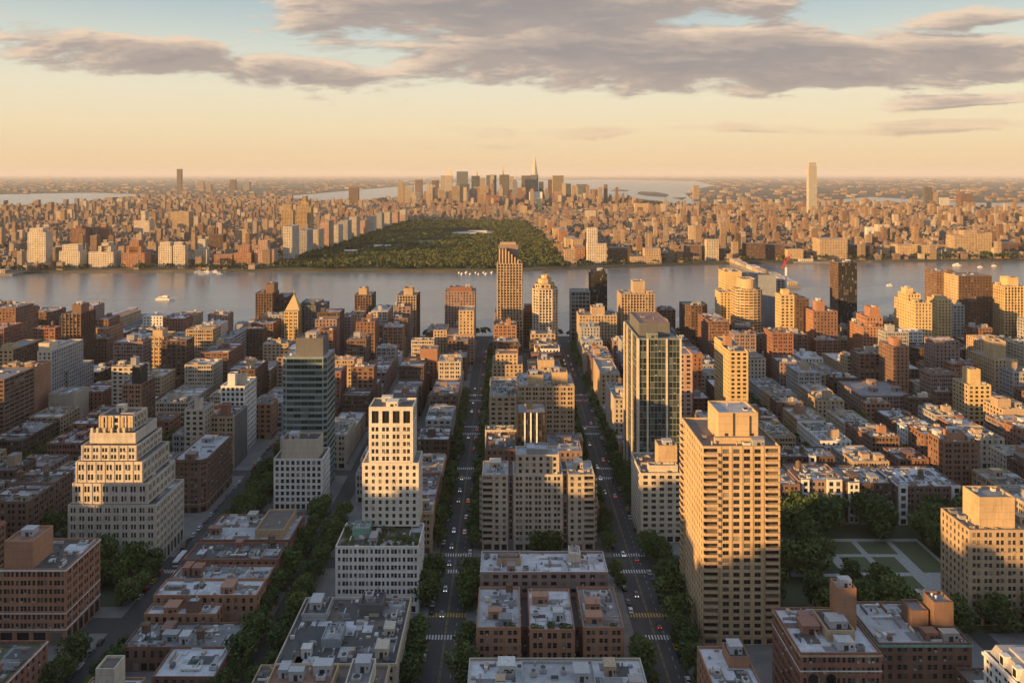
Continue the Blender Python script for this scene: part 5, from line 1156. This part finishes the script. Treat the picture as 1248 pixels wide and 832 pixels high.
for i, (x, y, s) in enumerate([(160, 424, 1.7), (154, 418, 1.5), (166, 431, 1.6), (152, 398, 1.3), (157, 376, 1.4), (165, 345, 1.8)]): tree(x, y, ['largest tree at the back left corner of the lawn plots', 'dark tree leaning into the largest lawn tree', 'tall tree behind the largest lawn tree', 'tree at the left side of the lawn plots', 'tree left of the white-roofed pavilion', 'bright green tree between pavilion and red brick houses'][i], 'trees round the lawn', s)
for xa, ha, y0, y1, nm in ((262, 8, 470, 900, 'side street under the long brown house'), (330, 8, 470, 800, 'side street beside the square golden block'), (195, 8, 530, 800, 'side street behind the lawn rows'), (128, 7, 530, 800, 'side street right of the glass tower'), (-232, 8, 400, 800, 'side street behind the stepped cream tower'), (-306, 8, 520, 800, 'outermost side street behind the cream tower')):
    row(xa - 5.2, fr(y0, y1, 13), f'left-row tree, {nm}', 'trees of the side streets', .95, drop=.15); row(xa + 5.2, fr(y0 + 5, y1, 18), f'right-row tree, {nm}', 'trees of the side streets', .95, drop=.15)
def wood(name, pts, m='leaf_far', nl=42, ls=.34):
    b = MB()
    for x, y, r, h in pts:
        for k in range(nl):
            d = Vector((rg.gauss(0, 1), rg.gauss(0, 1), abs(rg.gauss(0, .9)))).normalized()
            leafq(b, Vector((x, y, h * .55)) + Vector((d.x * r, d.y * r, d.z * h * .5)) * rg.uniform(.75, 1.08), r * ls * rg.uniform(.7, 1.3), rg, m)
    o = b.build(name); o['kind'] = 'stuff'; return o
PLAN.sort(key=lambda t: t[0])
for _, x, y, lb, gr, s_, z in PLAN[:297]: plant(x, y, lb, gr, s_, z)
wood('street_trees', [(x, y, 3.9 * s_, 10.5 * s_) for _, x, y, lb, gr, s_, z in PLAN[297:]], 'leaf', 150, .2)
print('trees', len(PLAN))
xs, ys = [p[0] for p in PARKP], [p[1] for p in PARKP]
pts = []
clear = [(G(575, 285), 105, 95), (G(467, 302), 75, 60), (G(372, 318), 45, 40), (G(520, 296), 50, 90), (G(615, 300), 45, 70), (G(430, 308), 50, 40)]
PJ = []
for i in range(len(PARKP)):
    (xa, ya), (xb, yb) = PARKP[i - 1], PARKP[i]; nn = max(1, int(math.hypot(xb - xa, yb - ya) / 45))
    for k in range(nn): PJ.append((xa + (xb - xa) * k / nn + rg.uniform(-22, 22), ya + (yb - ya) * k / nn + (rg.uniform(-16, 22) if ya > 1750 or yb > 1750 else rg.uniform(2, 34))))
while len(pts) < 6000:
    x, y = rg.uniform(min(xs), max(xs)), min(ys) + (max(ys) - min(ys)) * rg.random() ** 1.25
    if not inpoly(x, y, PJ) or any(inpoly(x, y, q) for q in PARKC): continue
    if any(math.hypot((x - c[0]) / a, (y - c[1]) / b_) < 1 for c, a, b_ in clear) and rg.random() < .96: continue
    pts.append((x, y, rg.uniform(4.5, 8.5) * (1.3 if rg.random() < .08 else 1), rg.uniform(8, 13)))
wood('park_woodland', pts, nl=34)
pts = []
for i in range(len(shore) - 1):
    (xa, ya), (xb, yb) = shore[i], shore[i + 1]
    for k in range(int(math.hypot(xb - xa, yb - ya) / 11)):
        t = rg.random(); x, y = xa + (xb - xa) * t, ya + (yb - ya) * t + rg.uniform(12, 26)
        if abs(x) > .68 * y or rg.random() < (.55 if x > 300 else .12): continue
        pts.append((x, y, rg.uniform(4, 7), rg.uniform(8, 13)))
wood('shore_trees', pts, nl=36)
pts = []
for k in range(420):
    a, q = rg.uniform(0, 6.28), rg.random() ** .5
    zf = max(0, 1 - q) * 18
    pts.append((cx0 + 320 * q * math.cos(a), cy0 + 290 * q * math.sin(a), 11, 12 + 2 * zf))
for k in range(4200):
    u, v = rg.uniform(-40, 1290), 236 + 80 * rg.random() ** 1.2; x, y = G(u, v)
    if inpoly(x, y, ISLE) and not inpoly(x, y, PARKP): pts.append((x, y, rg.uniform(5, 12), rg.uniform(7, 13)))
wood('distant_trees', pts, nl=24)
pts = []
for k in range(160): x = rg.uniform(-620, 640); pts.append((x, rg.uniform(952, 964), rg.uniform(3.5, 6), rg.uniform(8, 12)))
wood('riverside_trees', pts, nl=70, ls=.26)
# white pavilions in the park clearings
for i, (u, v, w) in enumerate([(568, 287, 34), (582, 285.5, 30), (465, 303, 22), (428, 311, 20), (553, 318, 24)]):
    x, y = G(u, v); bld('pavilion', 'building', '', ['low white hall in the main park clearing, longer of two', 'low white hall in the main park clearing, farther of two', 'small white hall in the left park clearing', 'tiny pale hall near the left park edge', 'small pale boathouse among the park trees by the shore'][i], [W(x - w, x + w, y, y + 22, .2, 8 + i % 2 * 3, 'wide', 'white', roof='white', par=.3, g=0)], seed=300 + i)

# ------------------------------------------------------------------ cars, bus
def carbody(b):
    for s in (-1, 1):
        pass
    prof = [(-2.2, .35), (-2.25, .8), (-1.45, .98), (-.75, 1.0), (1.0, 1.0), (1.9, .92), (2.2, .72), (2.2, .35)]
    for s in (0, 1):
        f = [(x, (.9 if s else -.9), z) for x, z in prof]; b.face(f if not s else f[::-1], 'car_paint')
    for i in range(len(prof)):
        (xa, za), (xb, zb) = prof[i], prof[(i + 1) % len(prof)]; b.face([(xa, .9, za), (xb, .9, zb), (xb, -.9, zb), (xa, -.9, za)][::-1], 'car_paint')
    b.prism([(-1.35, -.62), (.45, -.62), (.45, .62), (-1.35, .62)], 1.46, 1.5, 'car_paint')
def cabin(b): b.prism([(-1.8, -.82), (1.15, -.82), (1.15, .82), (-1.8, .82)], .99, 1.46, 'glass', poly2=[(-1.35, -.64), (.45, -.64), (.45, .64), (-1.35, .64)])
def wheel(b):
    n = 12; A = [(.33 * math.cos(6.2832 * k / n), -.11, .33 + .33 * math.sin(6.2832 * k / n)) for k in range(n)]; B = [(x, .11, z) for x, y, z in A]
    b.face(A, 'rubber'); b.face(B[::-1], 'rubber')
    for k in range(n): j = (k + 1) % n; b.face([A[j], A[k], B[k], B[j]], 'rubber')
def lamp(m): return lambda b: b.box(-.05, .05, -.18, .18, 0, .16, m, bottom=True)
CARM = {k: _proto(f).mesh(k) for k, f in dict(body=carbody, cabin=cabin, wheel=wheel, headlight=lamp('head_lamp'), tail_light=lamp('tail_lamp')).items()}
PAINT = [((.02, .02, .022), 'black'), ((.55, .55, .55), 'silver'), ((.7, .7, .68), 'white'), ((.12, .12, .125), 'dark grey'), ((.35, .03, .03), 'red'), ((.05, .08, .16), 'blue'), ((.60, .36, .04), 'yellow')]
def car(x, y, rz, where, i, near, lit=0):
    c, nm = PAINT[rg.choices(range(7), [6, 5, 5, 5, 1.3, 1.5, 1])[0]]
    r = empty('car', (x, y, .01), rz); tag(r, f'{nm} car {where}, {nth(i)} from the near end', 'car', 'cars ' + where)
    put('body', CARM['body'], r, color=c); put('cabin', CARM['cabin'], r)
    if near:
        for sx in (-1.35, 1.4):
            for sy in (-.82, .82): put('wheel', CARM['wheel'], r, (sx, sy, 0))
    if lit:
        for sy in (-.6, .6): put('headlight' if lit > 0 else 'tail_light', CARM['headlight' if lit > 0 else 'tail_light'], r, (2.2 if lit > 0 else -2.28, sy, .6))
def lane(x, y0, y1, step, where, p, lit=0, rz=math.pi / 2, skew=0):
    i = 0; y = y0
    while y < y1:
        y += step * rg.uniform(.9, 1.5)
        if any(abs(y - c) < h + 1 for c, h in CRO[2:6]) and not lit: continue
        if rg.random() > p: continue
        i += 1; car(x + rg.uniform(-.15, .15), y, rz + rg.uniform(-.03, .03), where, i, y < 480, lit)
U = math.pi / 2
lane(-32.8, 300, 700, 6, "parked along the first avenue's left kerb", .85); lane(-18.6, 300, 700, 6, "parked along the first avenue's right kerb", .85)
lane(53.8, 280, 700, 6, "parked along the second avenue's left kerb", .85); lane(68.0, 262, 700, 6, "parked along the second avenue's right kerb", .88)
lane(-28.2, 330, 900, 17, 'driving towards the viewer on the first avenue', .42, 1, -U); lane(-22.6, 330, 900, 19, 'driving away up the first avenue', .42, -1)
lane(58.2, 330, 900, 16, 'driving towards the viewer on the second avenue', .42, 1, -U); lane(63.8, 330, 900, 17, 'driving away up the second avenue', .42, -1)
lane(-149.0 - 1.2, 300, 560, 6.2, "parked along the wide avenue's right kerb", .85); lane(-165.0, 300, 600, 6.2, "parked along the wide avenue's left kerb", .85)
lane(-155, 330, 640, 15, 'driving away up the wide avenue', .7, -1)
lane(-92.4, 290, 460, 6.3, 'parked in the tree-lined street', .55)
r = empty('bus', (-160.6, 403, .01), U); tag(r, 'white city bus driving up the wide avenue beside the stepped cream tower', 'bus')
b = MB(); b.box(-6, 6, -1.25, 1.25, .4, 1.3, 'white_paint', bottom=True); b.box(-6, 6, -1.25, 1.25, 2.35, 3.05, 'white_paint', bottom=True); b.box(-4, -1, -.8, .8, 3.05, 3.3, 'white_paint'); b.build('body', r)
b = MB(); b.box(-5.95, 5.95, -1.22, 1.22, 1.3, 2.35, 'glass', top=False); b.build('window_band', r)
for sx in (-3.8, 4.0):
    for sy in (-1.15, 1.15): put('wheel', CARM['wheel'], r, (sx, sy, 0), 0, (1.4, 1.3, 1.4))
# ------------------------------------------------------------------ river: ferry, boats, piers
def boat(x, y, L, label, rz=0, group=None, name='motor_boat', tall=1.0):
    r = empty(name, (x, y, -3), rz); tag(r, label, 'boat', group); k = L / 10
    hull = [(-5 * k, -1.5 * k), (2.5 * k, -1.5 * k), (5 * k, 0), (2.5 * k, 1.5 * k), (-5 * k, 1.5 * k)]
    b = MB(); b.prism([(a * .94, c * .8) for a, c in hull], -.4, 1.1 * k * tall, 'white_paint', poly2=hull); b.build('hull', r)
    b = MB(); b.box(-3.6 * k, 1.4 * k, -1.1 * k, 1.1 * k, 1.1 * k * tall, 2.2 * k * tall, 'white_paint'); b.box(-3.55 * k, 1.45 * k, -1.13 * k, 1.13 * k, 1.45 * k * tall, 1.9 * k * tall, 'glass', top=False); b.box(-1.5 * k, 1.0 * k, -.7 * k, .7 * k, 2.2 * k * tall, 2.9 * k * tall, 'white_paint'); b.build('cabin', r)
    return r
x, y = G(202, 365.5, -3); r = boat(x, y, 30, 'white ferry crossing the river with a long wake behind it', 0, name='ferry', tall=.8)
b = MB(); b.cyl(-5, 0, .8, 5, 8.5, 'red_paint', n=10); b.build('funnel', r)
x2, y2 = G(1085, 348.5, -3); boat(x2, y2, 13, 'small white motor boat alone on the river right of the black tower')
x3, y3 = G(1167, 324, -3); boat(x3, y3, 20, 'white tour boat near the far shore at the right')
x4, y4 = G(1195, 326, -3); boat(x4, y4, 12, 'small orange-lit boat just right of the white tour boat')
x5, y5 = G(1212, 324.5, -3); boat(x5, y5, 12, 'small boat nearest the right edge by the far shore')
def wake(x, y, L, w, rz):
    b = MB(); b.face([(x, y - 2.2, -2.98), (x, y + 2.2, -2.98), (x - L, y + w + rz * L, -2.98), (x - L, y - w + rz * L, -2.98)][::-1], 'foam')
    o = b.build('water_wake'); o['kind'] = 'structure'
def m_foam(T, b_):
    p = wpos(T); n1 = T.noise(p, .35, 4, .7).outputs[0]
    T.put(b_.inputs['Base Color'], T.ramp(n1, [(.4, (.12, .125, .125)), (.65, (.42, .42, .42))])); b_.inputs['Roughness'].default_value = .5
mat('foam', m_foam)
wake(x - 14, y, 115, 5.5, .05); wake(x2 - 6, y2, 60, 4.5, -.02)
for i in range(14):
    u = 556 + i * 3.4 + rg.uniform(-.6, .6); x, y = G(u, 331 + (i % 3) * 1.6, -3); boat(x, y, rg.uniform(7, 12), f'white boat moored at the park marina, {nth(i + 1)} from its left end', rg.uniform(-.3, .3) + 1.2, 'boats at the park marina', 'moored_boat')
for i in range(6):
    u = 243 + i * 5; x, y = G(u, 332.4 + i % 2 * 1.8, -3); boat(x, y, rg.uniform(12, 20), f'pale boat at the left jetty, {nth(i + 1)} from its left end', rg.uniform(-.2, .6), 'boats at the left jetty', 'moored_boat')
def pier(name, poly, label, z=.4, sheds=()):
    r = empty(name, (poly[0][0], poly[0][1], 0)); tag(r, label, 'pier'); off = (poly[0][0], poly[0][1], 0)
    b = MB(); b.prism(poly, -3.6, z, 'pavement'); b.build('deck', r, off)
    for x0, x1, y0, y1, h, c, rf in sheds:
        mb_, rb_ = MB(), MB(); shell(mb_, rb_, W(x0, x1, y0, y1, z, z + h, 'wide', c, roof=rf, par=.3, g=0), None); o = mb_.build('shed', r, off); rb_.build('roof', o, off)
    return r
q = lambda x0, x1, y0, y1: [(x0, y0), (x1, y0), (x1, y1), (x0, y1)]
pier('pier', q(480, 502, 1400, 1790), 'long pier with lit white sheds reaching out from the far shore', .8, [(483, 499, 1410 + k * 42, 1410 + k * 42 + 36, 5 + k % 3 * 1.5, ['ochre', 'cream', 'tan', 'beige'][k % 4], 'pale') for k in range(9)])
pier('pier', q(-520, -478, 960, 1120), 'broad near-side pier with long pale-roofed sheds at the left', .6, [(-516, -500, 968, 1112, 10, 'beige', 'pale'), (-498, -482, 966, 1080, 12, 'tan', 'rust')])
pier('pier', q(-438, -408, 960, 1060), 'shorter near-side pier with one grey shed', .6, [(-434, -412, 966, 1050, 9, 'grey', 'pale')])
pier('pier', q(-700, -670, 960, 1035), 'small near-side pier at the left edge with low shed', .6, [(-697, -673, 966, 1028, 8, 'tan', 'grey')])
x, y = G(975, 321, -3); pier('pier', q(x - 12, x + 90, y, y + 16), 'low lit jetty on the far shore behind the red crane', .8, [(x, x + 30, y + 3, y + 13, 5, 'cream', 'pale')])
x, y = G(560, 330, -3); pier('marina_dock', q(x, x + 80, y + 2, y + 7), 'floating dock at the park marina', -2.2)
x, y = G(240, 331.5, -3); pier('marina_dock', q(x, x + 60, y + 2, y + 7), 'floating dock at the left jetty', -2.2)
x, y = G(-5, 334, -3); pier('pier', q(x - 60, x + 50, y - 30, y + 30), 'low pier on the far shore at the left edge', .8, [(x - 20, x + 30, y - 20, y, 7, 'tan', 'pale')])
# ------------------------------------------------------------------ air between here and the horizon
hb = bpy.data.meshes.new('haze'); S = 205000
vs = [(-S, -2900, -7), (S, -2900, -7), (S, 395000, -7), (-S, 395000, -7), (-S, -2900, 520), (S, -2900, 520), (S, 395000, 520), (-S, 395000, 520)]
hb.from_pydata(vs, [], [(3, 2, 1, 0), (4, 5, 6, 7), (0, 1, 5, 4), (1, 2, 6, 5), (2, 3, 7, 6), (3, 0, 4, 7)])
hm = bpy.data.materials.new('haze'); hm.use_nodes = True; nt = hm.node_tree; nt.nodes.clear()
ho = nt.nodes.new('ShaderNodeOutputMaterial'); hv = nt.nodes.new('ShaderNodeVolumePrincipled')
hv.inputs['Color'].default_value = (.93, .92, .91, 1); hv.inputs['Density'].default_value = HAZE if 'HAZE' in globals() else 2.5e-5; hv.inputs['Anisotropy'].default_value = .0
nt.links.new(hv.outputs[0], ho.inputs['Volume']); hb.materials.append(hm)
hz = bpy.data.objects.new('haze', hb); COL.objects.link(hz); hz['kind'] = 'stuff'
